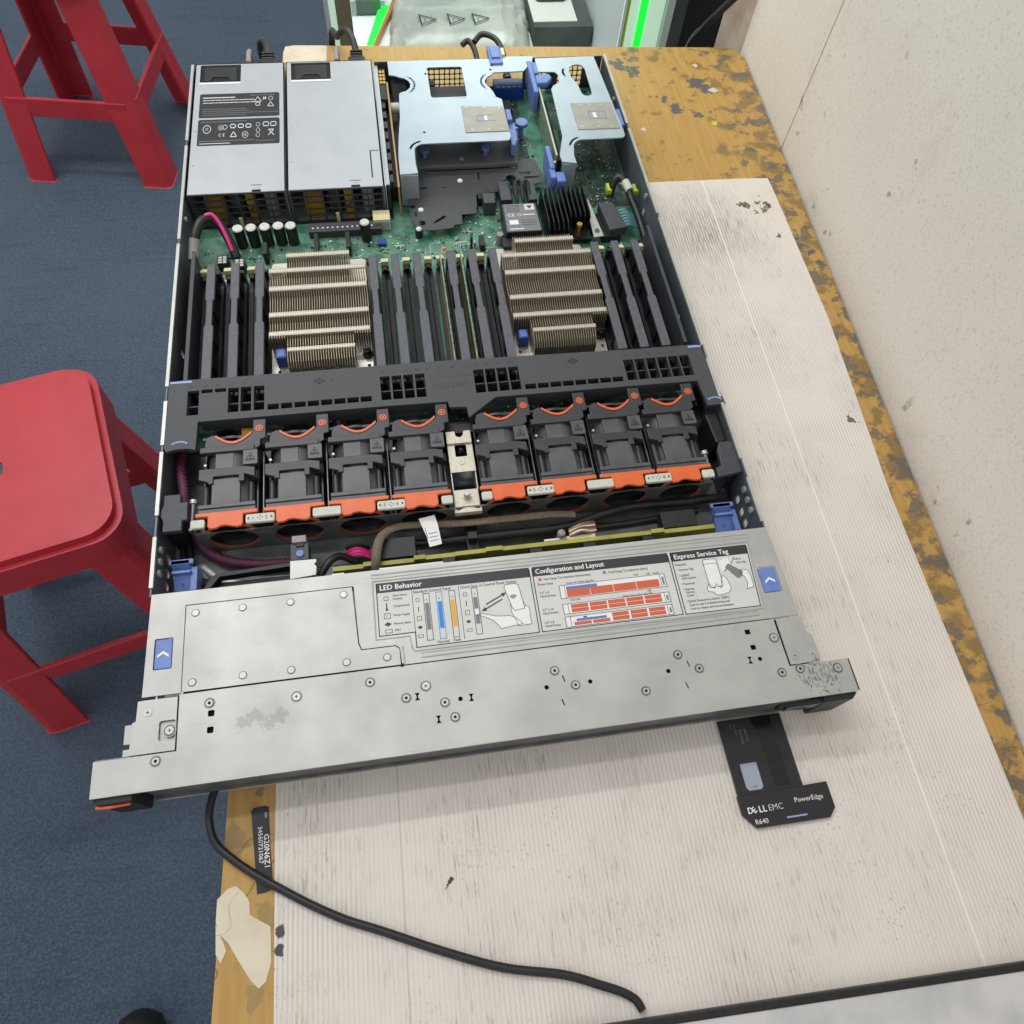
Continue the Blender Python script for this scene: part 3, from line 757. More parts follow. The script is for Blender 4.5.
# arrows, hands and phone
b.line([(222, 68.4), (233, 73.6)], .9, z2, 'ink'); b.prism([(236.4, 75.2), (232.6, 75), (234, 72.2)], z, z2, 'ink')
b.line([(221.4, 65.2), (232.6, 70.4)], .9, z2, 'ink'); b.prism([(218, 63.6), (221.8, 63.8), (220.4, 66.6)], z, z2, 'ink')
hand1 = [(216.4, 62.2), (219.5, 61.6), (227, 59.2), (232, 58.6), (236, 58.4), (240, 56.6), (243.6, 53), (244.6, 51.6), (229.4, 50), (228, 52.6), (225, 56.4), (219.6, 59.4), (216, 61)]
b.prism(hand1, z, z2, 'white'); b.line(hand1, .35, z2 + .03, 'ink', True)
hand2 = [(243.4, 70.2), (241.4, 66), (241.6, 60), (243.6, 55), (244.6, 50.4), (254, 50.8), (253.4, 56.4), (254, 60.4), (253.6, 63), (251.4, 64.2), (250.2, 67.6), (248.8, 67.8)]
hand2 = [(a_ - 3.4, c_) for a_, c_ in hand2]
b.prism(hand2, z, z2 + .015, 'white'); b.line(hand2, .35, z2 + .03, 'ink', True)
phone = [(240.4, 80.8), (247.4, 81), (249.6, 79.8), (251.6, 62.4), (245, 61.4), (243.2, 63.4), (239.6, 79)]
phone = [(a_ - 4.2, c_) for a_, c_ in phone]
b.prism(phone, z, z2 + .04, 'white'); b.line(phone, .4, z2 + .07, 'ink', True)
for r_ in (1.2, 2.2, 3.2):
    b.line([(241 + r_ * math.cos(math.radians(a)), 69.5 + r_ * math.sin(math.radians(a))) for a in range(50, 150, 15)], .5, z2 + .1, 'ink')
# configuration diagrams
b.quad([(260, 80.6, z2), (262, 80.6, z2), (262, 82.8, z2), (260, 82.8, z2)], 'lab_orange'); tx('Hot Swap Touchpoints (terracotta)', 2.5, 263.6, 80.8)
b.quad([(306, 80.4, z2), (308, 80.4, z2), (308, 82.6, z2), (306, 82.6, z2)], 'lab_blue'); tx('Cold Swap Touchpoints (blue)', 2.5, 309.6, 80.4)
tx('Front View', 2.6, 258.8, 77.2); tx('3.5" x 4', 2.3, 259.2, 71); tx('Hard Drives', 2.3, 259.2, 68.4); tx('2.5" x 10', 2.3, 259, 58.6); tx('Hard Drives', 2.3, 259, 56); tx('2.5" x 8', 2.3, 259, 49.4); tx('Hard Drives', 2.3, 259, 47)
tx('System ID/ Status Light Bar', 1.9, 279, 76.2); tx('VGA', 1.9, 327, 76.4); tx('USB', 1.9, 336, 76.2); tx('Power', 1.9, 341, 76.2); tx('Fault LEDs', 1.9, 279, 63.6); tx('USB', 1.9, 334, 63.6); tx('iDRAC Direct (Micro-AB USB)', 1.8, 316, 61.8)
def bay(y0, y1):
    b.quad([(274, y0, z), (348, y0, z), (348, y1, z), (274, y1, z)], 'white')
    b.line(rect(273.4, y0, 349, y1), .35, z2, 'ink', True); b.line([(277, y0), (277, y1)], .35, z2, 'ink'); b.line([(345.4, y0), (345.4, y1)], .35, z2, 'ink')
    b.quad([(346.4, y0 + 1.4, z2), (347.8, y0 + 1.4, z2), (347.8, y1 - 2, z2), (346.4, y1 - 2, z2)], 'inkgrey')
bay(65.8, 75.4); bay(54.4, 61.6); bay(45.2, 52.4)
b.quad([(278, 71, z2), (300, 71, z2), (300, 74.2, z2), (278, 74.2, z2)], 'lab_blue')
for i in range(4):
    b.quad([(278 + i * 16.6, 66.4, z2 + .02), (294.2 + i * 16.6, 66.4, z2 + .02), (294.2 + i * 16.6, 72, z2 + .02), (278 + i * 16.6, 72, z2 + .02)], 'lab_orange')
for i in range(5):
    x0 = 279 + i * 13
    for k in range(2): b.quad([(x0, 55.2 + k * 3, z2), (x0 + 12, 55.2 + k * 3, z2), (x0 + 12, 57.9 + k * 3, z2), (x0, 57.9 + k * 3, z2)], 'lab_orange')
    if i < 2:
        b.quad([(x0, 45.9, z2), (x0 + 12, 45.9, z2), (x0 + 12, 48.2, z2), (x0, 48.2, z2)], 'lab_orange')
    else:
        for k in range(2): b.quad([(x0 + 1, 46 + k * 3, z2), (x0 + 12.6, 46 + k * 3, z2), (x0 + 12.6, 48.7 + k * 3, z2), (x0 + 1, 48.7 + k * 3, z2)], 'lab_orange')
b.quad([(281, 48.6, z2), (302, 48.6, z2), (302, 50.4, z2), (281, 50.4, z2)], 'lab_blue'); b.quad([(286, 50.6, z2), (288.4, 50.6, z2), (288.4, 51.6, z2), (286, 51.6, z2)], 'ink')
# service tag panel
tx('Features:', 2.5, 358.4, 80); tx('• Service Tag', 2.4, 359, 76); tx('• iDRAC', 2.3, 359.4, 71.6); tx('Information', 2.3, 361, 69.4); tx('• Password', 2.3, 359.4, 65.2); tx('• Express', 2.3, 359.6, 61.2); tx('Service', 2.3, 361.2, 58.8); tx('Code', 2.3, 361.2, 56.4)
tx('• Quick Resource Locator (QRL)', 2.5, 359.4, 52.2); tx('Scan to see troubleshooting and', 2.4, 361.2, 49.4); tx('how-to videos and documentation', 2.4, 361.2, 46.6); tx('Pull to', 2.2, 402, 79.6); tx('open tag', 2.2, 403, 77)
ph = rect(379, 61, 389, 82.4, 1.2); b.prism(ph, z, z2, 'white'); b.line(ph, .4, z2 + .03, 'ink', True); b.line([(379.4, 79), (388.6, 78.8)], .3, z2 + .04, 'ink')
hh = [(379, 64), (376.8, 61), (377, 58.4), (381, 57.4), (382, 55.2), (386, 54.8), (391.6, 56), (394, 59), (393, 66), (390.4, 69.4), (388.8, 66), (387, 60), (384, 63.4), (382, 60), (380, 62)]
b.prism(hh, z, z2 + .02, 'white'); b.line(hh, .35, z2 + .05, 'ink', True)
b.prism([(390, 80), (400, 82.8), (399.4, 77), (396.4, 76), (391, 71.6)], z, z2, 'white'); b.line([(398.6, 82.6), (399.2, 77), (401, 79), (402.4, 82)], .35, z2, 'ink')
b.prism([(394, 75), (397, 77.6), (406, 70.4), (404.6, 67), (401, 65.4)], z, z2 + .05, 'inkgrey'); b.line([(393, 72), (397, 76)], .5, z2, 'ink')
hp = [(404.6, 71.6), (409.6, 71.2), (410.8, 66), (410.4, 58), (405.2, 57), (407, 61.4), (406.2, 66), (403.6, 69)]
b.prism(hp, z, z2 + .02, 'white'); b.line(hp, .35, z2 + .05, 'ink', True)
b.build('label_print', LB)

# ------------------------------------------------------------------ motherboard with its soldered parts
MBD = thing('motherboard', 'green server motherboard filling the open case behind the fans', 'circuit board', (260, 440, 3.6))
b = MB(); b.prism([(5, 238), (429, 238), (429, 684), (188, 684), (188, 488), (5, 488)], 5.0, 6.6, 'pcb'); b.build('board', MBD)
zb = 6.6
b = MB(); b.prism([(372, 490), (428, 490), (428, 610), (372, 610)], zb, zb + .3, 'pcbdark'); b.prism([(292, 560), (335, 560), (335, 684), (292, 684)], zb, zb + .3, 'pcbdark'); b.build('dark_board_patch', MBD)
b = MB(); b.box(26, 238.5, zb, 414, 276, zb + .25, 'pcbdark'); b.build('dark_board_patch', MBD)  # darker strip of board laid over the green behind the fans
for x0 in (32, 88, 110, 132, 178, 240, 292, 312, 336, 378, 400):
    b = MB(); b.box(x0, 240, zb + .25, x0 + 12, 250, 14, 'black'); b.build('voltage_regulator', MBD)
slots = [18, 28, 38, 48, 58, 68.5, 165, 175, 184.5, 194.5, 204, 214, 225, 234, 243.5, 253, 262.5, 272, 366.5, 376, 385.5, 395, 404.5, 414]
blanks = [28, 48, 68.5, 165, 184.5, 204, 234, 253, 272, 366.5, 385.5, 404.5]
for x_ in slots:
    b = MB(); b.box(x_ - 3.9, 278, zb, x_ + 3.9, 412, zb + 8, 'black')
    b.box(x_ - .6, 281, zb + 8, x_ + .6, 408, zb + 8.06, 'hole')
    for yy in (273, 410):
        b.prism([(yy, zb), (yy + 6, zb), (yy + 6, 21), (yy + 4, 24), (yy + 1, 24), (yy, 21)], x_ - 3.2, x_ + 3.2, 'black', 'yz')
    o = b.build('memory_slot', MBD, bevel=.3)
    if x_ not in blanks:
        b = MB(); b.prism([(409.5, 16), (415.6, 16), (417, 25), (411, 27)], x_ - 3.4, x_ + 3.4, 'latchcream', 'yz'); b.box(x_ - 2, 405, 19, x_ + 2, 410.5, 23, 'black'); b.build('latch', o, bevel=.4)
for i, (x_, y_) in enumerate([(45.4, 463.6), (57.2, 464), (69.4, 464.2), (81.4, 464.6), (92.6, 464)]):
    b = MB(); b.cyl((x_, y_, zb), 5.1, 20, 'capbody', n_=20); b.cyl((x_, y_, zb + 20), 5.0, .8, 'captop', n_=20, r2=4.4); b.build('capacitor', MBD, smooth=True)
b = MB(); b.cyl((160, 463, zb), 4.8, 20, 'capbody', n_=20); b.cyl((160, 463, zb + 20), 4.6, .8, 'captop', n_=20, r2=4); b.build('capacitor', MBD, smooth=True)
b = MB(); b.box(107, 468, zb, 175, 480, 14, 'dark')
for i in range(13): b.cyl((111 + i * 4.6, 473, 14), .9, .3, 'white', n_=8)
b.build('power_header', MBD)
for x0, y0, zz, c_ in ((30, 437, 16, 2), (45, 432, 16, 2)):
    b = MB(); b.box(x0 - 4.5, y0 - 5, zb, x0 + 4.5, y0 + 5, zz, 'black')
    for i in range(2):
        for k in range(3): b.box(x0 - 3.6 + i * 4, y0 - 4.2 + k * 3, zz, x0 - .6 + i * 4, y0 - 2 + k * 3, zz + .06, 'cream')
    b.build('cable_header', MBD)
for (x0, y0, x1, y1, zz) in [(66, 437, 70, 452, 20), (112, 440, 116, 462, 18), (141, 442, 145, 462, 18), (266, 438, 271, 452, 14), (257, 440, 259, 446, 22), (158, 428, 166, 434, 11), (222, 676, 246, 686, 20), (296, 560, 314, 572, 12), (316, 632, 326, 650, 18)]:
    b = MB(); b.box(x0, y0, zb, x1, y1, zz, 'black'); b.build('connector', MBD, bevel=.3)
b = MB(); b.box(168, 474, zb, 184, 487, 19, 'latchcream'); b.box(169, 473.6, zb + 2, 183, 474, 17, 'steel'); b.build('usb_port', MBD, bevel=.3)
b = MB(); b.box(170, 452, zb, 178, 459, 10, 'blue_deep'); b.build('connector', MBD)
b = MB(); b.cyl((232, 443, zb), 3.6, .15, 'copper', n_=20); b.cyl((232, 443, zb + .15), 1.6, .1, 'steel_dark', n_=12)
b.line(rect(219, 433, 248, 452), .4, zb + .2, 'cream', True); b.build('mounting_pad', MBD)
b = MB(); b.cyl((330, 601, zb), 2.6, 16, 'blue', n_=16); b.cyl((330, 600, zb + 16), 6.6, 4, 'blue', n_=24); b.build('thumb_post', MBD, bevel=.6)
b = MB()
for x_, y_ in ((225, 561), (287, 561)):
    b.cyl((x_, y_, zb), 2, 18, 'blue', n_=12); b.cyl((x_, y_, zb + 18), 4.2, 4, 'blue', n_=18)
b.build('thumb_post', MBD)
# scattered surface mount pieces (uncountable)
b = MB(); rg = random.Random(3)
areas = [(8, 418, 100, 460, 120), (100, 430, 290, 464, 240), (240, 464, 290, 500, 70), (292, 545, 338, 680, 120), (372, 490, 426, 680, 220), (376, 420, 428, 440, 40), (75, 240, 160, 298, 120), (278, 240, 365, 290, 110), (168, 238, 275, 270, 90)]
for x0, y0, x1, y1, nn in areas:
    for i in range(nn):
        a = rg.uniform(x0, x1); c_ = rg.uniform(y0, y1); wx = rg.choice([.6, .8, 1, 1.6, 2.4]); wy = rg.choice([.6, .8, 1.2, 2])
        b.box(a, c_, zb, a + wx, c_ + wy, zb + rg.choice([.5, .8, 1.4]), rg.choice(['cream', 'captop', 'black', 'black', 'white', 'gold', 'inkgrey']))
props(b.build('surface_components', MBD), kind='stuff')
b = MB()
for x0, y0, st in ((246, 452, 'P7'), (186, 452, 'JP1'), (252, 466, 'J6'), (130, 436, 'C21'), (24, 426, 'B4')): b.line([(x0, y0), (x0 + 8, y0)], 1.2, zb + .25, 'cream')
b.build('printed_marks', MBD)

# ------------------------------------------------------------------ memory blanks and modules
def blank_proto():
    t = thing('memory_blank', 'x', 'memory blank', (0, 0, 0), 'grey memory slot blanks')
    b = MB()
    b.prism([(-3.6, 64), (3.4, 64), (3.6, 24), (2.4, 22), (2.4, -4), (3.8, -6), (3.8, -62), (-3.8, -62), (-3.8, -6), (-2.6, -4), (-2.6, 22), (-3.8, 24)], 21, 24, 'dimmbar')
    b.build('top_bar', t, bevel=.6, local=True)
    b = MB(); b.box(-.8, -60, 0.4, .8, 62, 21, 'black')
    for y in (-40, -12, 16, 44): b.box(-2.0, y, 2, 2.0, y + 10, 19, 'black')
    b.build('web', t, local=True)
    return t
bp_ = None
blab = {28: 'first grey memory blank from the left side wall, bright latch beside it', 48: 'middle grey memory blank of the three left of the left heat sink', 68.5: 'grey memory blank standing against the left flank of the left heat sink',
        165: 'grey memory blank standing against the right flank of the left heat sink', 184.5: 'second grey memory blank right of the left heat sink', 204: 'grey memory blank just left of the two bare green modules',
        234: 'grey memory blank between the two bare green modules', 253: 'grey memory blank just right of the second green module', 272: 'grey memory blank standing against the left flank of the right heat sink',
        366.5: 'grey memory blank standing against the right flank of the right heat sink', 385.5: 'middle grey memory blank of the three right of the right heat sink', 404.5: 'grey memory blank nearest the right side wall'}
for x_ in blanks:
    loc = (x_, 344, 14.7)
    if bp_ is None:
        bp_ = blank_proto(); bp_.location = [v * S for v in loc]; bp_['label'] = blab[x_]
    else: copy_tree(bp_, loc, blab[x_])
def mem_mod(x_, label):
    t = thing('memory_module', label, 'memory module', (x_, 342, 14.7), 'bare green memory modules')
    b = MB(); b.box(x_ - .6, 276, 14.8, x_ + .6, 408, 36, 'pcbgreen2'); b.build('board', t)
    for i in range(9):
        b = MB(); b.box(x_ + .6, 281 + i * 14, 20, x_ + 1.7, 292 + i * 14, 32, 'black'); b.build('memory_chip', t)
    b = MB(); b.box(x_ - .75, 280, 14.9, x_ + .75, 404, 16.4, 'gold'); b.build('contact_strip', t)
mem_mod(225, 'left one of the two bare green memory modules in the middle bank')
mem_mod(243.5, 'right one of the two bare green memory modules in the middle bank')

# ------------------------------------------------------------------ heat sinks
def heat_sink():
    t = thing('heat_sink', 'x', 'heat sink', (0, 0, 0), 'finned processor heat sinks')
    # local: x 0..84 (widest fins), y 0..128 from near to rear, z 0 at its base (world 9)
    b = MB(); b.sheet(rect(-2.5, -6, 81.5, 127, 3), [circ(4, 2, 1.6), circ(78, 2, 1.6)], 0, 5, 'nickel_base'); b.build('base_plate', t, local=True)
    b = MB(); b.box(14, 2, 0, 70, 118, 3.5, 'nickel_base'); b.build('cold_plate', t, local=True)
    H = 27
    b = MB(); p_ = 2.05
    n_f = int(84 / p_)
    for i in range(n_f + 1):
        x_ = i * p_
        wide = 14 < x_ < 69
        ys = [(-6, 6), (10, 122)] if False else None
        if wide:
            prof = [(-8, 5), (-8, 20), (-4, 24), (5, H), (8, H), (12, 24.5), (20, 24.5), (22, H), (26, H), (30, 23.5), (38, 23.5), (42, H), (47, H), (50, 23.5), (66, 23.5), (71, H), (77, H), (81, 23.5), (88, 24), (92, H), (97, H), (100, 24), (107, 24), (110, H), (115, H), (118, 24), (123, 22), (123, 5)]
        else:
            prof = [(19, 5), (19, H), (26, H), (30, 23.5), (38, 23.5), (42, H), (47, H), (50, 23.5), (66, 23.5), (71, H), (77, H), (81, 23.5), (88, 24), (92, H), (99, H), (99, 5)]
        b.prism(prof, x_ - .22, x_ + .22, 'nickel', 'yz')
    b.build('fin_stack', t, local=True)
    for (x0, x1, y0, y1) in ((14.6, 68.8, 4.6, 8.2), (0, 82, 21.6, 26), (0, 82, 42.2, 46.8), (0, 82, 71.4, 76.4), (0, 82, 92.4, 97), (14.6, 68.8, 110.2, 114.6)):
        b = MB(); b.box(x0, y0, H - 1.0, x1, y1, H + .5, 'nickel_top')
        k = x0 + .7
        while k < x1 - 1:
            b.box(k, y0 + .5, H + .5, k + .9, y0 + 1.2, H + .62, 'inkgrey'); b.box(k, y1 - 1.2, H + .5, k + .9, y1 - .5, H + .62, 'inkgrey'); k += p_
        b.build('fin_fold', t, local=True)
    b = MB(); b.box(2, 93, 22.9, 9.6, 99, 25, 'nickel_base'); b.box(4, 95, 25, 5, 98, 25.1, 'hole'); b.box(6.6, 95, 25, 7.6, 98, 25.1, 'hole'); b.build('clip_window', t, local=True)
    b = MB(); b.box(3, 7, 5, 11.6, 17, 17, 'blue_deep'); b.box(4.4, 8, 17, 10.4, 16, 17.6, 'blue'); o = b.build('release_clip', t, bevel=.8, local=True)
    b = MB(); b.cyl((77.5, 13, 5), 4.2, 3, 'black', n_=18); b.cyl((77.5, 13, 8), 3.0, 5, 'black', n_=12); b.box(74.6, 12, 13, 80.4, 14, 14.4, 'black'); b.build('captive_screw', t, local=True, bevel=.4)
    return t
hs = heat_sink(); hs.location = (76 * S, 303 * S, 9 * S); hs['label'] = 'left nickel finned heat sink, the one behind the left fan bank'
hs2 = copy_tree(hs, (280, 305, 9), 'right nickel finned heat sink, the one behind the right fan bank')
for x0, nm in ((76, 'left'), (280, 'right')):
    t = thing('processor_socket', 'dark processor socket frame under the %s heat sink' % nm, 'socket', (x0 + 40, 364, 6.6), 'processor sockets')
    b = MB(); b.sheet(rect(x0 - 2, 298, x0 + 83, 428, 2), [rect(x0 + 16, 316, x0 + 66, 410)], 6.7, 8.9, 'steel_dark'); b.build('frame', t)
    b = MB(); b.box(x0 + 17, 317, 6.7, x0 + 65, 409, 8.7, 'pcbdark'); b.build('socket', t)

# ------------------------------------------------------------------ power supplies
def psu():
    t = thing('power_supply', 'x', 'power supply', (0, 0, 0), 'power supplies at the rear left')
    # local: x 0..89, y 0..197, z 0..38
    b = MB()
    b.box(0, 1, 0, 88, 197, .8, 'steel_blue'); b.box(0, 1, 0, .8, 197, 38, 'steel_blue'); b.box(87.2, 1, 0, 88, 197, 38, 'steel_blue')
    b.sheet([(0, 1), (88, 1), (88, 197), (0, 197)], [rect(5, 166, 45, 195, 1), [(56, -1), (66, -1), (66, 3.4), (56, 3.4)]][:1], 37.2, 38, 'steel_blue')
    b.box(0, 196, 0, 88, 197, 38, 'steel_blue')
    for yy in (40, 90): b.cyl((4, yy, 38), .8, .05, 'inkgrey', n_=8)
    b.build('casing', t, local=True)
    b = MB(); b.box(5.4, 166.4, 33, 44.6, 194.6, 36.8, 'hole'); b.prism([(9, 169), (15, 169), (18, 176), (32, 176), (35, 169), (41, 169), (41, 192), (9, 192)], 36.8, 37.6, 'black'); b.build('release_recess', t, local=True, bevel=.5)
    b = MB(); b.box(5, 162.6, 38, 45, 165.6, 38.4, 'white'); b.build('recess_lip', t, local=True)
    b = MB()
    for k in range(6): b.box(0.8, -.2, 2 + k * 6.9, 87.2, .9, 3.2 + k * 6.9 if k < 5 else 38, 'dark')
    for i, x_ in enumerate((1, 15, 30, 44, 58, 72, 86)):
        b.box(x_ - .5, -.4, 1, x_ + .9, .6, 37.6, 'dark')
    b.box(0, -.4, 0, 88, .8, 2.4, 'dark')
    b.build('front_grille', t, local=True)
    b = MB(); b.box(12, 6, 1, 30, 34, 30, 'yellowtape'); b.box(14, 4, 22, 28, 6, 30, 'copper'); b.build('transformer', t, local=True, bevel=1)
    b = MB(); b.cyl((40, 14, 1), 7, 30, 'steel_dark', n_=20); b.build('capacitor', t, local=True, smooth=True)
    b = MB(); b.box(50, 5, 1, 58, 16, 33, 'yellowtape'); b.box(40, -2.4, 1, 43, -.4, 12, 'latchcream'); b.build('choke', t, local=True)
    b = MB(); b.cyl((72, 12, 1), 6, 30, 'sleeve', n_=20); b.build('capacitor', t, local=True, smooth=True)
    b = MB(); b.tube([(50, 4, 14), (56, 3, 20), (60, 4, 26), (64, 4, 18)], .8, 'braid', 8); b.build('inner_wire', t, local=True)
    b = MB(); b.prism([(58, 1), (66, 1), (66, 4), (58, 4)], 38, 38.1, 'hole'); b.box(57, 9.4, 38, 67, 10.8, 38.06, 'inkgrey'); b.box(60, 6.4, 38, 65, 6.8, 38.06, 'inkgrey'); b.build('edge_notch', t, local=True)
    b = MB(); b.sheet(rect(46, -36, 54, -10) , [], 0, 1, 'steel') if False else None
    b.tube([(52, 198, 8), (52, 222, 10), (52, 224, 34), (52, 200, 36)], 2.6, 'sleeve', 10, 3); b.build('pull_handle', t, local=True, smooth=True)
    return t
P1 = psu(); P1.location = (3.2 * S, 493 * S, 2.8 * S); P1['label'] = 'left power supply at the rear, with two black rating labels on top'
P2 = copy_tree(P1, (93.4, 493, 2.8), 'right power supply at the rear, plain top without labels')
ORI[P1.name] = (3.2, 493, 2.8); ORI[P2.name] = (93.4, 493, 2.8)
for (y0, y1, big) in ((602.6, 640, 0), (561, 600, 1)):
    b = MB(); b.prism(rect(9.5, y0, 86.5, y1, 2), 40.8, 40.9, 'labelblack'); o = b.build('rating_label', P1)
    b = MB(); zz = 40.95; YT = y1; y1 = 24.0; yb = y0; y0 = 0.0; rg = random.Random(int(y0))
    if not big:
        for r_ in range(3):
            x_ = 13
            while x_ < (60 if r_ else 44):
                l = rg.uniform(1.4, 5); b.line([(x_, y1 - 4 - r_ * 2.6), (x_ + l, y1 - 4 - r_ * 2.6)], .8 if r_ == 0 else .55, zz, 'white'); x_ += l + 1
        for r_ in range(4):
            x_ = 13
            while x_ < (52, 56, 84, 50)[r_]:
                l = rg.uniform(2, 6); b.line([(x_, y0 + 8.4 - r_ * 2), (x_ + l, y0 + 8.4 - r_ * 2)], .45, zz, 'inkgrey'); x_ += l + .9
        b.line([(58, y1 - 2.4), (82, y1 - 2.4)], .5, zz, 'inkgrey')
        b.line([(62, y1 - 9), (65.5, y1 - 4), (69, y1 - 9)], .5, zz, 'white', True); b.line([(75, y1 - 14), (78, y1 - 9.6), (81, y1 - 14)], .5, zz, 'white', True)
        b.line(rect(63.5, y1 - 13, 67.5, y1 - 10), .5, zz, 'white', True); b.line([(71, y1 - 7), (71, y1 - 4.4), (73, y1 - 7), (73, y1 - 4.4)], .6, zz, 'white'); b.line(circ(78, y1 - 6, 2, 10), .5, zz, 'white', True)
    else:
        b.ring((18, y1 - 9, zz - .1), 3.6, .35, 'white', n_=16, k_=4); b.cyl((18, y1 - 9, zz - .1), 1.6, .12, 'inkgrey', n_=10)
        b.cyl((31, y1 - 8, zz - .1), 2.8, .12, 'inkgrey', n_=12); b.ring((35, y1 - 7.6, zz - .1), 2, .3, 'white', n_=12, k_=4)
        b.text('C', 3.8, 29, y1 - 16, zz, 'white'); b.text('E', 3.8, 33, y1 - 16, zz, 'white')
        b.text('UL', 3.2, 52, y1 - 16, zz, 'white'); b.ring((54, y1 - 15, zz - .1), 2.8, .25, 'white', n_=14, k_=4)
        for x_ in (40, 47.4, 54.6): b.line(rect(x_, y1 - 8.4, x_ + 4.6, y1 - 5.2), .7, zz, 'white', True)
        b.line([(40, y1 - 16.6), (43, y1 - 12), (46, y1 - 16.6)], .6, zz, 'white', True)
        for x_, yy in ((66, 6), (66, 11), (66, 15.6)): b.line(circ(x_, y1 - yy, 1.8, 10), .4, zz, 'white', True)
        for x_ in (73, 80): b.line(rect(x_ - 2, y1 - 7.6, x_ + 3, y1 - 4), .6, zz, 'white', True)
        b.line([(76, y1 - 16), (81, y1 - 11), (76, y1 - 11), (81, y1 - 16)], .6, zz, 'white')
        b.line([(12, y1 - 2.4), (55, y1 - 2.2)], .5, zz, 'inkgrey'); b.line([(12, y0 + 4), (62, y0 + 4)], .5, zz, 'inkgrey'); b.line([(12, y0 + 1.8), (40, y0 + 1.8)], .5, zz, 'white'); b.line([(64, y0 + 3), (82, y0 + 3)], .4, zz, 'inkgrey')
    kk = (YT - yb) / 24.0
    b.v = [(v[0], yb + v[1] * kk, v[2]) for v in b.v]
    b.build('label_print', o)
b = MB(); b.box(171, 506, 40.8, 172.2, 545, 40.86, 'hole'); b.box(172.2, 544, 40.8, 180, 545, 40.86, 'hole'); b.build('edge_slot', P2)
# mains plugs
for x_, nm, pts in ((72, 'left', [(72, 731, 22), (70, 746, 26), (66, 758, 24), (60, 768, 10), (54, 806, -60), (50, 830, -500)]), (166, 'right', [(166, 735, 20), (163, 752, 28), (156, 764, 30), (146, 770, 20), (138, 796, -5), (132, 820, -200), (130, 840, -600)])):
    t = thing('mains_cord', 'black mains cord plugged into the rear of the %s power supply' % nm, 'cord', (x_, 700, 20))
    b = MB(); b.box(x_ - 9, 690.4, 12, x_ + 9, 712, 32, 'cable'); b.prism([(712, 14), (731, 18), (731, 27), (712, 30)], x_ - 6, x_ + 6, 'cable', 'yz')
    for i in range(3): b.box(x_ - 6.6, 716 + i * 5, 15, x_ + 6.6, 718 + i * 5, 30, 'cable_gl')
    b.build('plug', t, bevel=2)
    b = MB(); b.tube(pts, 3.6, 'cable_gl', 12); b.build('flex', t, smooth=True)
for i, pts in enumerate(([(301, 690.5, 14), (299, 715, 18), (297, 738, 22), (292, 752, 22), (285, 748, 20)], [(329, 690.5, 14), (328, 722, 24), (322, 742, 29), (308, 752, 29), (298, 744, 25), (294, 734, 20), (300, 690.6, 26)][:5])):
    b = MB(); b.tube(pts, 3.2, 'cable_gl', 12)
    b.cyl((pts[0][0], 690.2, 14), 4.6, 8, 'cable', 'y', 14)
    props(b.build('network_lead', smooth=True), ('short black lead bent upwards behind the wide riser bracket', 'looped black lead with a clear plug behind the wide riser bracket')[i], 'cable')

# ------------------------------------------------------------------ air shroud bar
SH = thing('air_shroud', 'long dark grey plastic shroud bar spanning the case between fans and memory', 'air shroud', (216, 250, 38))
zs0, zs1 = 39.2, 42.4
outer = [(2, 280), (13, 281), (60, 280.6), (216, 280.6), (420, 276.5), (431, 276.5), (436, 215), (421, 215), (419, 240), (252, 240.6), (229, 223.5), (228, 233.5), (215, 234.5), (214, 240), (164, 240.6), (25, 240.6), (24.4, 215.4), (21.5, 216.6), (17, 217.4), (9, 217.2), (3.6, 215.6), (2, 219)]
hl = []
hl.append(rect(16.4, 247, 25, 270)); hl += [rect(26.6, 267, 35, 270.4), rect(36.6, 267, 45, 270.4)]
for x_ in (46.6, 56, 65.8): hl.append(rect(x_, 247, x_ + 8, 270))
for i in range(8): hl.append(rect(76.2 + i * 10.1, 246.4, 84.8 + i * 10.1, 251.6))
for i in range(4): hl.append(rect(163 + i * 9.2, 246.4, 170.6 + i * 9.2, 269.4))
for i in range(4): hl.append(rect(237.4 + i * 9.5, 246, 245.6 + i * 9.5, 269))
for i in range(8): hl.append(rect(277 + i * 10.3, 245.6, 286 + i * 10.3, 250.6))
for i in range(6): hl.append(rect(361.8 + i * 9.6, 246, 370.2 + i * 9.6, 267))
b = MB(); b.sheet(outer, hl, zs0, zs1, 'bar')
b.build('top_plate', SH)
b = MB()
b.box(3, 278.6, 26, 430, 280, zs0, 'bar'); b.box(26, 241, 29, 213, 242.4, zs0, 'bar'); b.box(253, 241, 29, 419, 242.4, zs0, 'bar')
for xs, y0, y1 in (([16, 26, 36, 46, 55.6, 65.2, 74.6], 246, 271), ([162.4, 171.4, 180.6, 189.8, 199], 246, 270), ([236.6, 246.4, 256, 265.4, 275], 246, 270), ([361, 371, 380.6, 390.2, 399.8, 409.4, 419.2], 246, 268)):
    for x_ in xs: b.box(x_ - .5, y0, 27, x_ + .5, y1, zs0, 'bar')
for x0, x1 in ((16.4, 25), (46.6, 74), (163, 198), (237.4, 274.4), (361.8, 419)):
    b.box(x0, 257.4, 27, x1, 258.4, 38.2, 'bar')
for i in range(17): 
    x_ = 75.6 + i * 10.1
    if i < 9: b.box(x_ - .4, 246, 30, x_ + .4, 252, zs0, 'bar')
for i in range(9): b.box(276 + i * 10.3, 245, 30, 276.8 + i * 10.3, 251, zs0, 'bar')
b.box(76, 251.8, 30, 157, 252.6, zs0, 'bar'); b.box(276, 250.8, 30, 359, 251.6, zs0, 'bar')
b.build('rib_work', SH)
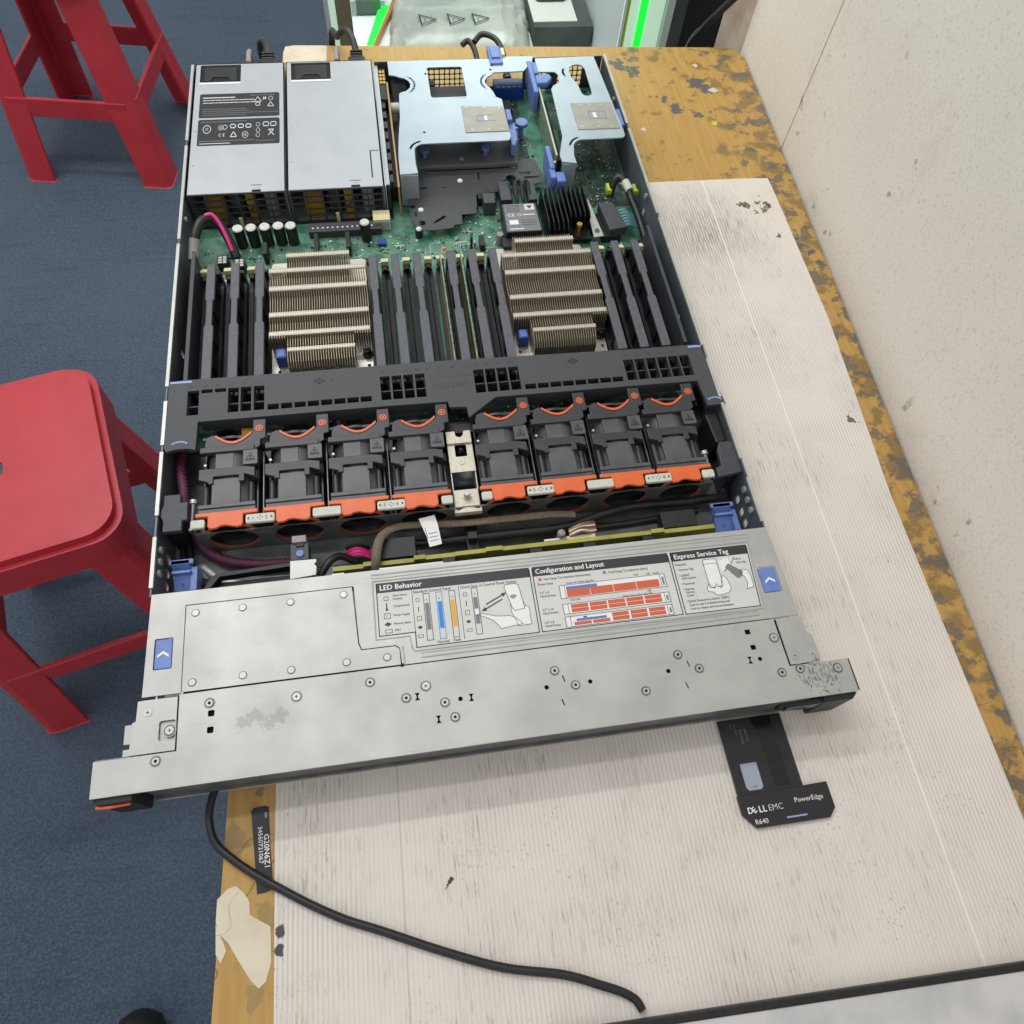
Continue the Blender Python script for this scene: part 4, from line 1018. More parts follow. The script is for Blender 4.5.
for cx, cy, wd in ((11, 279.2, 16), (425.6, 275.4, 11)):
    b = MB(); b.box(cx - wd / 2, cy - 1.2, zs1, cx + wd / 2, cy + .8, zs1 + .25, 'blue_pale'); b.build('blue_mark', SH)
for cx, cy in ((13, 217.5), (428, 216)):
    b = MB(); b.ring((cx, cy - 3, zs1), 9, .8, 'blue_pale', n_=12, k_=6, a0=math.radians(50), a1=math.radians(130)); b.build('blue_mark', SH)
b = MB(); zz = zs1 + .05
for x_, st in ((16.8, 'B6'), (26.6, 'B12'), (37, 'B5'), (46.6, 'B11'), (57, 'B4'), (66, 'B10'), (163.6, 'B7'), (172.4, 'B1'), (182, 'B8'), (191, 'B2'), (200, 'B9'), (209, 'B3'), (219, 'A6'), (228, 'A12'), (237.6, 'A5'), (247, 'A11'), (257, 'A4'), (266, 'A10'), (364, 'A7'), (374, 'A1'), (383, 'A8'), (393, 'A2'), (402, 'A9')):
    b.text(st, 3.3, x_, 272.6 if x_ < 350 else 270.4, zz, 'black')
for x_ in (112, 316):
    b.line([(x_, 270), (x_ + 4, 272.6), (x_ + 8, 270), (x_ + 4, 267.4)], .8, zz, 'black', True); b.line([(x_ + 2, 270), (x_ + 4, 271.4), (x_ + 6, 270), (x_ + 4, 268.6)], .5, zz, 'black', True)
b.text('2', 4.6, 124, 268.4, zz, 'black'); b.text('1', 4.6, 327, 268.4, zz, 'black')
b.text('DELLEMC', 6.6, 203.6, 253, zz, 'black', 0, -.01); b.line([(203, 264), (235, 264)], .3, zz, 'black')
b.build('moulded_marks', SH)

# inner air guides at both sides
for x0, x1, nm in ((12.2, 13.6, 'left'), (420.6, 421.8, 'right')):
    b = MB(); b.box(x0, 283, B0 + 6, x1, 424, 39, 'dark'); b.box(x0 - .8, 283, 38, x1 + .8, 424, 39.4, 'dark')
    props(b.build('air_guide'), 'thin dark plastic air guide along the %s wall beside the memory' % nm, 'air guide')

# ------------------------------------------------------------------ fans
def fan():
    t = thing('fan_module', 'x', 'fan', (0, 0, 0), 'hot swap cooling fans in a row')
    # local origin: centre of fan, floor of case; y 0 at the front face
    b = MB(); zt = 37.6
    b.box(-19.5, 7, 0, 19.5, 70, 5, 'fan')                      # lower tray
    b.sheet([(-20, 0), (20, 0), (20, zt - 1), (-20, zt - 1)], [circ(0, 18.6, 17.4, 32)], -6, -2, 'fan', Matrix(((1, 0, 0, 0), (0, 0, -1, 0), (0, 1, 0, 0), (0, 0, 0, 1))))
    b.sheet([(-20, 0), (20, 0), (20, zt - 3), (-20, zt - 3)], [circ(0, 18.6, 17.0, 32)], -72, -70, 'fan', Matrix(((1, 0, 0, 0), (0, 0, -1, 0), (0, 1, 0, 0), (0, 0, 0, 1))))
    b.box(-19.5, 6, 5, -18.4, 70, 28, 'fan'); b.box(18.4, 6, 5, 19.5, 70, 28, 'fan')
    # two barrel rings
    for y0, y1, r_ in ((40, 57, 18.8), (8, 40, 18.0)):
        N = 20
        vs = []; fs = []
        for k, y_ in enumerate((y0, y1)):
            for i in range(N + 1):
                a = math.radians(-10 + 200 * i / N); vs.append((r_ * math.cos(a), y_, 18.4 + min(r_ * math.sin(a), r_ * .98)))
        fs = [(i, i + 1, i + N + 2, i + N + 1) for i in range(N)]
        b.add(vs, fs, 'fan_light')
    b.build('barrel', t, local=True, smooth=True)
    b = MB()
    # top plate: tab at rear right, curved rear notch
    notch = [(-17.6, 55.6), (-17.6, 66), (-16, 70.6), (-12, 72.4), (-9, 71)]
    for i in range(9):
        a = i / 8; notch.append((-9 + 26 * a, 71 - 7.2 * math.sin(math.pi * a) * 1.0 - (0 if a < .5 else 0) + 1.0 * a))
    notch += [(17.2, 83.6), (26.4, 83.6), (26.4, 66.4), (22.6, 65.6), (22.6, 60), (19.4, 57.6), (19.4, 55.6)]
    b.prism(notch, zt - 1.6, zt - .2, 'fan')
    b.box(-20.4, 55.8, zt - 3.4, 18.6, 60.6, zt + 1.4, 'fan')
    b.prism([(-20.6, 33.6), (-13.8, 31), (-13.8, 29.4), (-10.2, 29.4), (-10.2, 35.4), (7.6, 35.4), (7.6, 30), (11.6, 30), (11.6, 36), (19, 33), (19, 41), (12, 42.4), (-20.6, 42.4)], zt - 3.0, zt + .6, 'fan')
    b.box(-9.5, 57.4, zt - 4, 3.6, 40, zt - .4, 'fan_light')
    b.box(-11.4, 12, zt - 4, 8.6, 34, zt - .6, 'fan_light')
    b.box(-20, 9.4, zt - 3.4, 19.6, 12.4, zt + .8, 'fan_light'); b.box(-20, 6, zt - 3.4, 19.6, 9.4, zt - .4, 'fan_light')
    b.build('top_shell', t, local=True, bevel=.5)
    b = MB()
    for args, nm in ((((-16.6, 12, 31.0), 2.4, 19, 'fan', 'y', 12), 'guide_rod'), (((15, 12, 30), 2.4, 20, 'fan', 'y', 12), 'guide_rod'), (((17.6, 34, 31), 3.6, 6.4, 'fan', 'y', 14), 'wire_clip'), (((-17.4, 48, 33), 1.0, 1.6, 'steel', 'z', 10), 'pin')):
        b = MB(); b.cyl(*args); b.build(nm, t, local=True, smooth=True)
    b = MB()
    pts = [(-9.6, 71.6), (-7, 70.4)]
    arc = [(-10 + 26 * i / 10, 71.3 - 7.2 * math.sin(math.pi * i / 10) + i / 10) for i in range(11)]
    b.prism([(p[0], p[1] + .5) for p in arc] + [(p[0], p[1] - 1.6) for p in arc[::-1]], zt - .2, zt + .5, 'orange'); b.build('curved_rim', t, local=True)
    b = MB(); b.cyl((21.8, 75.2, zt - .2), 2.9, .5, 'orange', n_=24); b.ring((21.8, 75.2, zt + .3), 1.6, .28, 'fan', n_=18, k_=6); b.build('touch_dot', t, local=True)
    b = MB(); b.prism(rect(10.6, 43.6, 20.8, 56.0, .8), zt - 1.4, zt + 1.0, 'fan_light'); o = b.build('warning_plate', t, local=True)
    b = MB(); b.line([(12.4, 46.8), (19, 46.8), (15.7, 53)], .6, zt + 1.05, 'black', True); b.line([(13.6, 47.6), (17.8, 47.6)], .9, zt + 1.05, 'black'); b.line([(15.7, 48.4), (15.7, 50.4)], 1.1, zt + 1.05, 'black'); b.build('warning_mark', o, local=True)
    b = MB()
    b.prism([(-21.6, 6), (21.4, 6), (21.4, 3.0), (11.4, 2.6), (11.4, -4.4), (10.4, -6.6), (7.4, -7.2), (3, -6.2), (0, -5.2), (-4, -5.4), (-7, -7), (-11.4, -7.2), (-13, -5), (-13, 2.6), (-21.6, 3.0)], zt - 1.8, zt + .8, 'orange')
    b.build('handle', t, local=True, bevel=.6)
    b = MB(); b.ring((0, -3.4, 17.6), 18.4, 1.2, 'orange_dull', 'y', 36, 8); b.build('inlet_ring', t, local=True, smooth=True)
    b = MB(); b.cyl((0, 4.5, 18.6), 8.4, 30, 'black', 'y', 20); b.build('hub', t, local=True, smooth=True)
    for i in range(7):
        a = 2 * math.pi * i / 7; b = MB()
        da = .75
        vs = [(8 * math.cos(a), 6, 18.6 + 8 * math.sin(a)), (16.2 * math.cos(a + .2), 6, 18.6 + 16.2 * math.sin(a + .2)), (16.2 * math.cos(a + da), 14, 18.6 + 16.2 * math.sin(a + da)), (8 * math.cos(a + da - .1), 14, 18.6 + 8 * math.sin(a + da - .1))]
        vs2 = [(p[0], p[1] + .9, p[2]) for p in vs]
        b.add(vs + vs2, [(0, 1, 2, 3), (7, 6, 5, 4), (0, 4, 5, 1), (1, 5, 6, 2), (2, 6, 7, 3), (3, 7, 4, 0)], 'black')
        b.build('fan_blade', t, local=True)
    return t
fx = [48.2, 95, 141, 186.4, 250.8, 296.4, 342, 386.6]
fl = ['leftmost fan of the row, beside the left side wall', 'second fan from the left side wall', 'third fan from the left side wall', 'fan immediately left of the central cream bracket',
      'fan immediately right of the central cream bracket', 'third fan from the right side wall', 'second fan from the right side wall', 'rightmost fan of the row, beside the right side wall']
F0 = None
for i, x_ in enumerate(fx):
    y_ = 155.6 - (0.0 if i < 4 else 0)
    if F0 is None:
        F0 = fan(); F0.location = (x_ * S, y_ * S, 3.8 * S); F0['label'] = 'black ' + fl[0] + ', with orange handle'
    else: copy_tree(F0, (x_, y_, 3.8), 'black ' + fl[i] + ', with orange handle')
# fan cage of the case
b = MB()
b.sheet([(24, B0 + 1.2), (410, B0 + 1.2), (410, 33), (24, 33)], [circ(x_, 22.4, 17.6, 36) for x_ in fx[:0]] + [[(px, min(pz, 41)) for px, pz in circ(x_, 22.4, 17.0, 36) if pz < 33.5] if False else rect(x_ - 17.6, 6, x_ + 17.6, 32.8, 14, 6) for x_ in fx], -150.6, -149.6, 'cage', Matrix(((1, 0, 0, 0), (0, 0, -1, 0), (0, 1, 0, 0), (0, 0, 0, 1))))
b.build('fan_cage_wall', CH)
b = MB(); b.box(24, 128, 2.4, 410, 149.6, 3.4, 'cage'); b.build('cage_floor', CH)
mids = [(fx[i] + fx[i + 1]) / 2 for i in (0, 1, 2, 4, 5, 6)]
for k, x_ in enumerate(mids):
    b = MB(); b.box(x_ - .35, 158, 5, x_ + .35, 215, 33, 'steel_dark'); b.build('fan_divider', CH)
    b = MB(); b.prism(rect(x_ - 10, 149.4, x_ + 10, 156.4, 1.4), 40.6, 43.6, 'cream'); o = b.build('rubber_clip', CH, bevel=.6)
    if k in (0, 2, 3, 5):
        st = {0: ('1', '2'), 2: ('3', '4'), 3: ('5', '6'), 5: ('7', '8')}[k]
        b = MB(); b.text(st[0], 3.6, x_ - 5.6, 151.6, 43.66, 'ink', 0, .01); b.text(st[1], 3.6, x_ + 3.4, 151.6, 43.66, 'ink', 0, .01)
        b.prism([(x_ - 9, 153), (x_ - 7.4, 154.2), (x_ - 7.4, 151.8)], 43.6, 43.66, 'ink'); b.prism([(x_ + 9, 153), (x_ + 7.4, 154.2), (x_ + 7.4, 151.8)], 43.6, 43.66, 'ink')
        for a in range(4): b.cyl((x_ + 1.5 * math.cos(a * math.pi / 2), 153 + 1.5 * math.sin(a * math.pi / 2), 43.6), .5, .06, 'ink', n_=8)
        b.build('clip_print', o)
for x0, x1 in ((24, 33.6), (200, 208.4), (229.6, 237.6), (399, 408.4)):
    b = MB(); b.prism(rect(x0, 149.4, x1, 156, 1.4), 40.4, 43.2, 'cream'); b.build('rubber_clip', CH, bevel=.6)
# wall beneath shroud at rear of fans
b = MB(); b.box(205, 218, B0 + 1.2, 231, 228, 30, 'black'); b.build('cable_gate', CH)
b = MB(); b.box(54, 229, 6.7, 64, 240, 30, 'yellowtape'); props(b.build('power_connector', bevel=.6), 'yellowish power connector peeking out behind the leftmost fan', 'connector')
# end blocks
for pts, nm in (([(4, 180), (15.4, 180), (15.6, 173), (20.6, 173), (21, 158.4), (17.4, 158.4), (17.4, 150.4), (4.4, 150.4), (4.4, 159), (2.4, 163), (2.4, 168), (4, 172)], 'left'),
                ([(421, 181), (432, 181), (432, 152.6), (412, 150), (412, 158), (417, 160), (418, 174)], 'right')):
    t = thing('cage_end_block', 'dark plastic end block holding the %s end of the fan row' % nm, 'bracket', (pts[0][0] + 4, 165, 3))
    b = MB(); b.prism(pts, 36, 40.6, 'dark'); b.build('cap', t, bevel=.6)
    b = MB(); b.box(4 if nm == 'left' else 424, 154, 2.6, 12 if nm == 'left' else 430, 176, 36, 'black'); b.build('post', t)
    xs = 23.2 if nm == 'left' else 408.6
    b = MB(); b.cyl((xs, 151, 36), 1.7, 24, 'steel_dark', 'y', 14); b.cyl((xs, 151, 36), 2.2, 2, 'steel', 'y', 14); b.cyl((xs, 173, 36), 2.6, 3, 'steel', 'y', 14); b.build('lock_pin', t, smooth=True)
b = MB(); b.prism([(420, 212), (430, 214), (431, 186), (422, 184)], 4, 34, 'black'); props(b.build('cable_cover', bevel=1), 'black plastic cable cover along the right wall behind the end block', 'cover')
# centre bracket
t = thing('centre_bracket', 'cream-plated metal bracket with thumb screw in the middle of the fan row', 'bracket', (218, 183, 4))
b = MB()
b.sheet([(209.6, 217), (216.4, 217), (217, 212.6), (220, 211), (222.6, 213), (223.6, 217), (228.6, 217), (229, 180), (209.8, 180)], [rect(215, 193.6, 224, 204.4, 1)], 33, 34, 'nickel_top')
b.box(209.6, 204.6, 34, 228.6, 205.6, 36, 'nickel_top'); b.box(209.6, 150, 5, 210.6, 216, 33, 'steel'); b.box(228, 150, 5, 229, 216, 33, 'steel')
b.box(209.8, 150, 32, 229, 165, 33, 'nickel_top'); b.box(210.6, 150, 29, 228.4, 151, 33, 'nickel_top')
b.build('plate', t, bevel=.3)
b = MB(); b.box(211, 165, 10, 228, 180, 12, 'black'); b.build('well', t)
b = MB(); b.dome((219.5, 199, 28), 3.2, 9, 'tag2'); b.build('plunger', t, smooth=True)
b = MB(); b.ring((219, 188.4, 34.2), 1.6, .6, 'white', n_=18, k_=6); b.build('eyelet', t)
b = MB(); b.cyl((219.4, 158.6, 33), 3.4, 1, 'nickel_top', n_=18); b.cyl((219.4, 158.6, 34), 2.3, 5, 'steel', n_=18); b.build('thumb_screw', t, bevel=.4)
b = MB(); b.prism([(209, 149.6), (212, 148), (216, 149.4), (219, 150.4), (223, 149.4), (227, 148.2), (229.6, 149.6), (229.6, 145.6), (209, 145.6)], 28, 33, 'nickel_top'); b.build('lip', t, bevel=.4)

# ------------------------------------------------------------------ cabling bay between fans and front cover
t = thing('drive_backplane', 'upright circuit board with yellow-green top edge behind the front cover', 'circuit board', (265, 114, 3))
b = MB(); b.prism([(118, 3), (402, 3), (402, 29), (362, 29), (362, 32), (352, 32), (352, 30), (240, 30), (240, 32), (228, 32), (228, 30), (206, 30), (206, 29), (184, 29), (184, 31), (176, 31), (176, 27), (150, 27), (150, 29), (140, 29), (140, 26), (118, 26)], 113, 116.2, 'pcbedge', 'xz'); b.build('board', t)
for x0, x1, y1 in ((152, 178, 134), (364, 391, 132)):
    b = MB(); b.box(x0, 118.0, 14, x1, y1, 27, 'black'); b.box(x0 + 6, 116.3, 16, x1 - 6, 118, 25, 'black'); b.build('connector', t, bevel=.5)
for x0 in (196, 260, 300, 345):
    b = MB(); b.box(x0, 104.6, 10, x0 + 9, 112.8, 29, 'black'); b.build('connector', t)
b = MB(); b.box(272, 117.6, 20, 288, 119, 28, 'white'); b.build('pin_row', t)
b = MB(); b.cyl((285, 121, 18), 3, 14, 'sleeve', n_=16); b.dome((285, 121, 32), 3, 1.6, 'sleeve'); b.build('standoff', t, smooth=True)
t = thing('cable_tray', 'black plastic tray edge behind the front cover at the left', 'tray', (57, 116, 3))
b = MB(); b.prism([(27, 110), (34, 121), (37, 123), (88, 125.4), (88, 122.6), (39, 120.4), (31, 110)], 14, 22, 'black'); b.box(39, 108, 16, 86, 110, 21, 'dark'); b.box(38, 112, 14, 87, 113.4, 20, 'dark'); b.build('rim', t)
b = MB(); b.box(30, 105, 3, 88, 119, 14, 'black'); b.build('body', t)
# blue retainers
for x0, x1, nm in ((5.4, 22, 'left'), (405, 423, 'right')):
    t = thing('blue_retainer', 'blue plastic retainer clip at the %s end behind the front cover' % nm, 'clip', ((x0 + x1) / 2, 122, 3))
    b = MB(); b.box(x0, 131, 24, x1, 134.6, 27, 'blue'); b.prism([(131, 27), (134, 27), (128, 17), (124, 16)], x0 + 1.5, x1 - 2.5, 'blue', 'yz')
    b.box(x0 + 2, 124.4, 22, x1 - 1.6, 126.6, 26, 'blue'); b.prism([(113, 14), (126, 22), (126, 24), (112, 16)], x0 + 2, x1 - 2.4, 'blue', 'yz'); b.box(x0 + 2, 112, 10, x1 - 2.4, 113.2, 16, 'blue')
    b.box(x1 - 2.4, 112, 10, x1 + 2, 130, 23, 'blue'); b.box(x0 + 8, 116.4, 20.4, x0 + 8.6, 119, 21.4, 'blue_deep')
    b.build('clip', t, bevel=.5)
    b = MB(); b.box(x0 - 1, 106, 3, x1 + 2, 111.6, 14, 'steel_dark'); b.build('foot', t)
# white card with switch
t = thing('intrusion_switch', 'small clear switch with blue button on a white card behind the front cover', 'switch', (97, 125, 3))
b = MB(); b.prism([(89.4, 108.6), (107, 110), (107.6, 116), (106, 118.6), (107.6, 120), (107.4, 122), (89.6, 122.4)], 30, 30.6, 'white'); b.build('card', t)
b = MB(); b.box(90, 106, 4, 104, 110, 30, 'black'); b.build('post', t)
b = MB(); b.box(89.6, 123, 20, 102.4, 136, 30, 'dark'); b.box(91, 136, 24, 101, 141.4, 32, 'sleeve'); b.box(93.6, 133, 30, 99.4, 139, 31, 'black'); b.box(90, 116, 22, 91, 123, 26, 'dark'); b.build('body', t, bevel=.4)
b = MB(); b.cyl((96.4, 127.6, 30), 2.6, 1.2, 'blue', n_=18); b.build('button', t)

def cable(name, label, pts, r, m_, flat=1.0, cat='cable', parent=None, n_=10):
    b = MB(); b.tube(pts, r, m_, n_, 6, flat)
    o = b.build(name, parent, smooth=True)
    if parent is None: props(o, label, cat)
    return o
t = thing('braided_loom', 'purple-meshed black cable loom running down the left wall and across to the switch', 'cable', (10, 300, 6))
cable('sheath', None, [(7.0, 424, 22), (6.8, 380, 18), (6.8, 320, 15), (6.8, 250, 15), (8, 215, 22), (12.4, 192, 26), (13.4, 182, 24), (17, 165, 16), (26, 148, 12), (40, 138, 11), (60, 132.4, 11), (80, 131, 11), (94, 131, 10.5)], 3.6, 'braid', 1, parent=t)
t = thing('fan_power_loom', 'black sleeved loom with a pink wire arching over beside the left memory', 'cable', (22, 450, 20))
cable('sleeve', None, [(8.4, 432, 24), (10, 442, 32), (13.4, 452, 37), (18, 461, 39), (25, 466, 37), (32, 463, 31), (38, 452, 22), (42, 440, 14)], 4.2, 'cable', parent=t)
cable('grey_sleeve', None, [(7.8, 428, 24.6), (9.2, 438, 29), (11, 445, 34)], 4.6, 'sleeve', parent=t)
cable('pink_wire', None, [(21, 464.4, 42), (27, 466, 41.4), (32, 461, 36), (36.4, 452, 28), (39.5, 443, 20)], 1.6, 'pink', parent=t)
for i, (dx, nm) in enumerate(((0, 'outer'), (5, 'inner'))):
    cable('flat_lead', '%s of the two black leads curving along the left wall into the tray' % nm, [(6 + dx, 176, 6), (8 + dx, 150, 7), (12 + dx, 134, 7), (22 + dx, 122, 8), (33 + dx, 124 - dx, 8 + 0 * dx)], 2.0, 'cable')
b = MB(); b.tube([(22, 138, 4), (34, 127, 4), (50, 120.8, 4)], 3, 'steel', 10, 5, .5); props(b.build('metal_strap', smooth=True), 'curved bright metal strap on the case floor behind the left blue clip', 'strap')
t = thing('backplane_cable', 'tan braided flat cable looping up from the front cover and running right', 'cable', (160, 130, 20))
cable('braid', None, [(148, 104.4, 20), (149, 113, 31), (150.5, 122, 34), (153, 131, 33), (158, 138, 30), (167, 142.6, 27), (180, 143.6, 25), (212, 141.6, 24), (250, 141.4, 24), (282, 141.6, 23), (300, 140, 22)], 3.3, 'tan', .6, parent=t)
b = MB(); b.prism([(182, 145), (194, 147), (195.6, 139), (197, 123), (188, 121.4), (186.6, 130)], 31, 31.4, 'white'); o = b.build('paper_flag', t)
b = MB()
for k, yy in enumerate((126, 129, 132)): b.line([(189 - k * .3, yy), (195 - k * .3, yy + .6)], .6, 31.5, 'inkgrey')
b.line([(187.4, 128), (186, 137)], .5, 31.5, 'inkgrey'); b.build('flag_print', o)
cable('black_cable', 'thick black cable running behind the backplane towards the right wall', [(196, 134, 12), (240, 133.6, 14), (290, 134, 14), (318, 140, 15), (345, 145, 15), (385, 145, 14), (410, 145.6, 14), (425, 149, 12), (428, 165, 12)], 3.4, 'cable_gl')
cable('black_cable', 'thinner black cable lying under the tan cable in front of the fans', [(170, 136.6, 8), (215, 136, 8), (270, 136, 7), (330, 135, 6), (380, 137.6, 6), (402, 140, 6)], 2.6, 'cable_gl')
cable('black_cable', 'black cable crossing beside the white card towards the tan cable', [(108.6, 112, 22), (116, 122, 24), (124, 127, 20), (134, 124, 12)], 2.8, 'cable')
b = MB()
for i in range(6): b.tube([(127 + rg.uniform(-1, 1), 128 + i * 1.6, 12 + i * .4), (135, 129 + i * 1.4, 17 + (i % 2)), (144, 127 + i * 1.7, 12)], .9, 'pink' if i < 4 else 'cable', 8, 4)
props(b.build('wire_bundle', smooth=True), 'small bundle of pink and black wires left of the tan cable', 'wires')
b = MB()
for i in range(7): b.tube([(292, 120 + i * 1.0, 26), (300, 121.4 + i * 1.1, 29 + (i % 2)), (308, 121 + i * 1.5, 27), (313, 123 + i * 1.4, 24)], .7, ('tan', 'white', 'copper')[i % 3], 6, 4)
b.box(289, 118, 22, 311, 120.6, 26, 'latchcream')
props(b.build('wire_bundle', smooth=True), 'flat multicoloured wire bundle on a cream connector beside the standoff', 'wires')
b = MB(); b.box(216, 118.6, 8, 225, 148.6, 16, 'black'); b.box(217, 128, 16, 224, 134, 24, 'black'); props(b.build('cable_clamp', bevel=.5), 'black cable clamp below the central cream bracket', 'clamp')

# ------------------------------------------------------------------ rear: risers, cards
def bracket(name, label, loc): return thing(name, label, 'bracket', loc)
R1 = bracket('riser_bracket', 'wide L-shaped zinc riser bracket with square window at the rear centre', (255, 610, 7))
zr0, zr1 = 41.4, 42.6
def arc(cx, cy, r, a0, a1, n_=6): return [(cx + r * math.cos(math.radians(a0 + (a1 - a0) * i / n_)), cy + r * math.sin(math.radians(a0 + (a1 - a0) * i / n_))) for i in range(n_ + 1)]
o1 = [(198, 683.5), (309, 683), (322, 686), (354, 686), (352, 676), (340, 660), (307, 659)] + arc(309, 643, 12.5, 110, 225, 6) + [(303, 626), (304.6, 618), (310, 614), (311, 556)] + arc(306, 553, 4, 0, -90, 3) + [(226, 549)] + arc(224, 539, 10, 90, 180, 4) + [(213.6, 520), (214.6, 507), (197.6, 506), (198, 532), (200.4, 560), (204, 590), (206, 628)] + arc(206, 643, 13, -80, 80, 6) + [(204, 658.5), (198, 660)]
b = MB(); b.sheet(o1, [rect(238, 620, 275, 671, 3)], zr0, zr1, 'bracket'); b.build('top_sheet', R1)
b = MB(); b.prism([(197.6, 8), (214.6, 8), (214.6, 41.2), (197.6, 41.2)], 505.4, 506.4, 'bracket', 'xz'); b.build('front_leg', R1)
b = MB(); b.box(258, 618.4, 41.6, 274.6, 619.6, 42.9, 'white'); b.build('window_lip', R1)
b = MB(); b.prism([(267, 604), (310, 601), (310.6, 562.6), (266.6, 562.6)], zr1, zr1 + .7, 'plate_tan'); o = b.build('support_plate', R1, bevel=.3)
b = MB()
for p in ((272, 601), (290, 600), (305, 598), (274, 565.6), (290, 565.6), (304, 565.6)): b.cyl((p[0], p[1], zr1 + .7), 1.4, .25, 'steel', n_=12)
b.build('plate_rivet', o)
b = MB(); b.line([(281, 585), (281, 579), (299, 579)], .8, zr1 + .8, 'blue'); b.line([(281, 588), (298, 588)], .8, zr1 + .8, 'blue'); b.line([(286, 590), (286, 577)], .6, zr1 + .8, 'blue'); b.box(288, 580, zr1 + .7, 291, 587, zr1 + .9, 'white'); b.build('blue_mark', o)
for cx, cy, r_, a0, a1 in ((206, 643, 17, -50, 50), (224, 539, 14, 100, 170), (309, 643, 16.6, 130, 220)):
    b = MB(); b.line(arc(cx, cy, r_, a0, a1, 8), 2.2, zr1 + .04, 'blue_pale'); b.build('blue_curve_mark', R1)
b = MB(); b.box(306, 672, 37, 320, 703, 44.6, 'blue'); b.box(308, 680, 44.6, 318, 700, 46.2, 'blue'); b.box(320, 686, 40, 324, 699, 45, 'latchcream'); b.build('release_latch', R1, bevel=1)
b = MB(); b.box(311.4, 583, 28, 317, 600, 41, 'blue'); b.prism([(312, 583), (320, 586), (319, 560), (315, 550), (311.4, 552)], 24, 36, 'blue'); b.build('side_latch', R1, bevel=.8)
b = MB(); b.cyl((226, 558 + 90, zr1), .1, .1, 'black', n_=6); 
for p in ((236, 660), (226, 566), (308, 672), (305, 664)): b.cyl((p[0], p[1], zr1 - .1), 1.4, .16, 'hole', n_=12)
b.build('small_hole', R1)
RC1 = thing('riser_card', 'upright riser card with bare tan edge left of the wide riser bracket', 'circuit board', (196, 570, 7))
b = MB(); b.box(194.4, 492, 8, 196.0, 652, 40, 'pcbtan'); b.build('board', RC1)
b = MB(); b.box(188, 512, 9, 194.2, 650, 24, 'black'); b.box(187.6, 630, 24, 194.2, 682, 36, 'black'); b.build('slot_connector', RC1)
b = MB(); b.box(196.2, 515, 10, 203.6, 640, 22, 'black'); b.build('slot_connector', RC1)
b = MB(); b.cyl((196.2, 621, 32), 5, 9, 'cream', 'x', 18); b.build('knob', RC1, smooth=True)
b = MB()
for i in range(4):
    for k in range(2): b.box(188 + k * 3.2, 655 + i * 6, 36, 190.4 + k * 3.2, 659 + i * 6, 37, 'gold')
b.build('contact_pad', RC1)
t = thing('side_interface_card', 'dark plastic card edge strip between the right supply and the wide riser', 'circuit board', (187, 560, 7))
b = MB(); b.box(184.6, 500, 8, 187.2, 640, 34, 'pcbdark'); b.build('board', t)
for i in range(8): b = MB(); b.box(187.3, 508 + i * 16, 27, 191, 518 + i * 16, 33.6, 'dark'); b.build('connector', t)
# black baffles below riser 1
b = MB(); b.prism([(218, 588), (318, 588), (318, 546), (217, 544)], 18, 18.8, 'baffle'); b.box(217.6, 544.4, 16, 318, 545.4, 18, 'baffle'); b.cyl((262, 555, 18.8), 2.4, .6, 'steel', n_=14)
props(b.build('card_baffle'), 'smooth black plastic baffle plate under the wide riser bracket', 'baffle')
t = thing('black_film_shield', 'stepped matte black film shield covering the board in front of the risers', 'shield', (260, 505, 7))
hl = [circ(214, 471, 3.4, 14), circ(308.6, 528, 5.2, 16), rect(216.6, 518.6, 223.4, 520.6), rect(237.6, 519, 242.6, 520), [(224, 470), (228, 474), (236, 480), (238, 477.6), (227, 470)], rect(275.6, 529, 277, 539), circ(206.6, 494, 2.8, 12), rect(208, 480.6, 210, 486), rect(318, 533, 330, 537), rect(322, 527, 338, 530)]
b = MB(); b.sheet([(203.6, 476), (203.4, 520), (206, 531), (212, 536), (214, 543.5), (316, 543.5), (317, 556), (337, 556), (342, 532), (340, 520), (328, 518), (300, 518), (297, 509.5), (286, 509.5), (270.4, 506), (270, 497.6), (267.4, 480.6), (253, 480), (252.4, 467), (244.6, 466.4), (243, 462.4), (226, 460.6), (212, 461), (208, 466)], hl, 14.4, 15.2, 'mylar'); b.build('film', t)
for p in ((214.4, 489), (257, 528)):
    b = MB(); b.dome((p[0], p[1], 15.2), 2.8, 1.6, 'white'); b.build('push_pin', t, smooth=True)
b = MB(); b.cyl((210, 462.6, zb), 3.6, 9, 'black', n_=16); b.dome((210, 462.6, zb + 9), 2.8, 1.8, 'white'); b.build('push_pin', t, smooth=True)
b = MB(); b.cyl((257, 528, zb), 1.6, 7.6, 'black'); b.build('film_support', t)
b = MB()
for i in range(4): b.tube([(300 + i * 7, 527 - i, 12), (302 + i * 7, 516, 20), (303 + i * 6.4, 498, 19), (304 + i * 6, 486.6, 12)], 1.8, 'cable', 8, 4)
b.box(293, 489, 10, 303, 516, 22, 'dark'); b.box(321, 490, 10, 329, 516, 20, 'dark')
props(b.build('ribbon_bundle'), 'fan of black leads and clips behind the battery pack', 'cables')
t = thing('connector_block', 'dark grey connector block with latches beside the film shield', 'connector', (280, 495, 7))
b = MB(); b.box(275.6, 486, zb, 287, 500, 22, 'dark'); b.box(272, 500, zb, 290, 508, 16, 'black'); b.box(280, 500, 16, 283, 508, 21, 'black'); b.build('body', t, bevel=.4)
BT = thing('battery_pack', 'flat dark pack with compliance marks between the right heat sink and the leads', 'battery', (308, 462, 7))
b = MB(); b.box(291, 442, zb, 326, 481, 24, 'labelblack'); b.build('pack', BT, bevel=1)
b = MB(); b.prism([(292.4, 443), (325, 443), (323.6, 480), (293.4, 480)], 24, 24.12, 'inkgrey'); o = b.build('pack_label', BT)
b = MB(); zz = 24.2
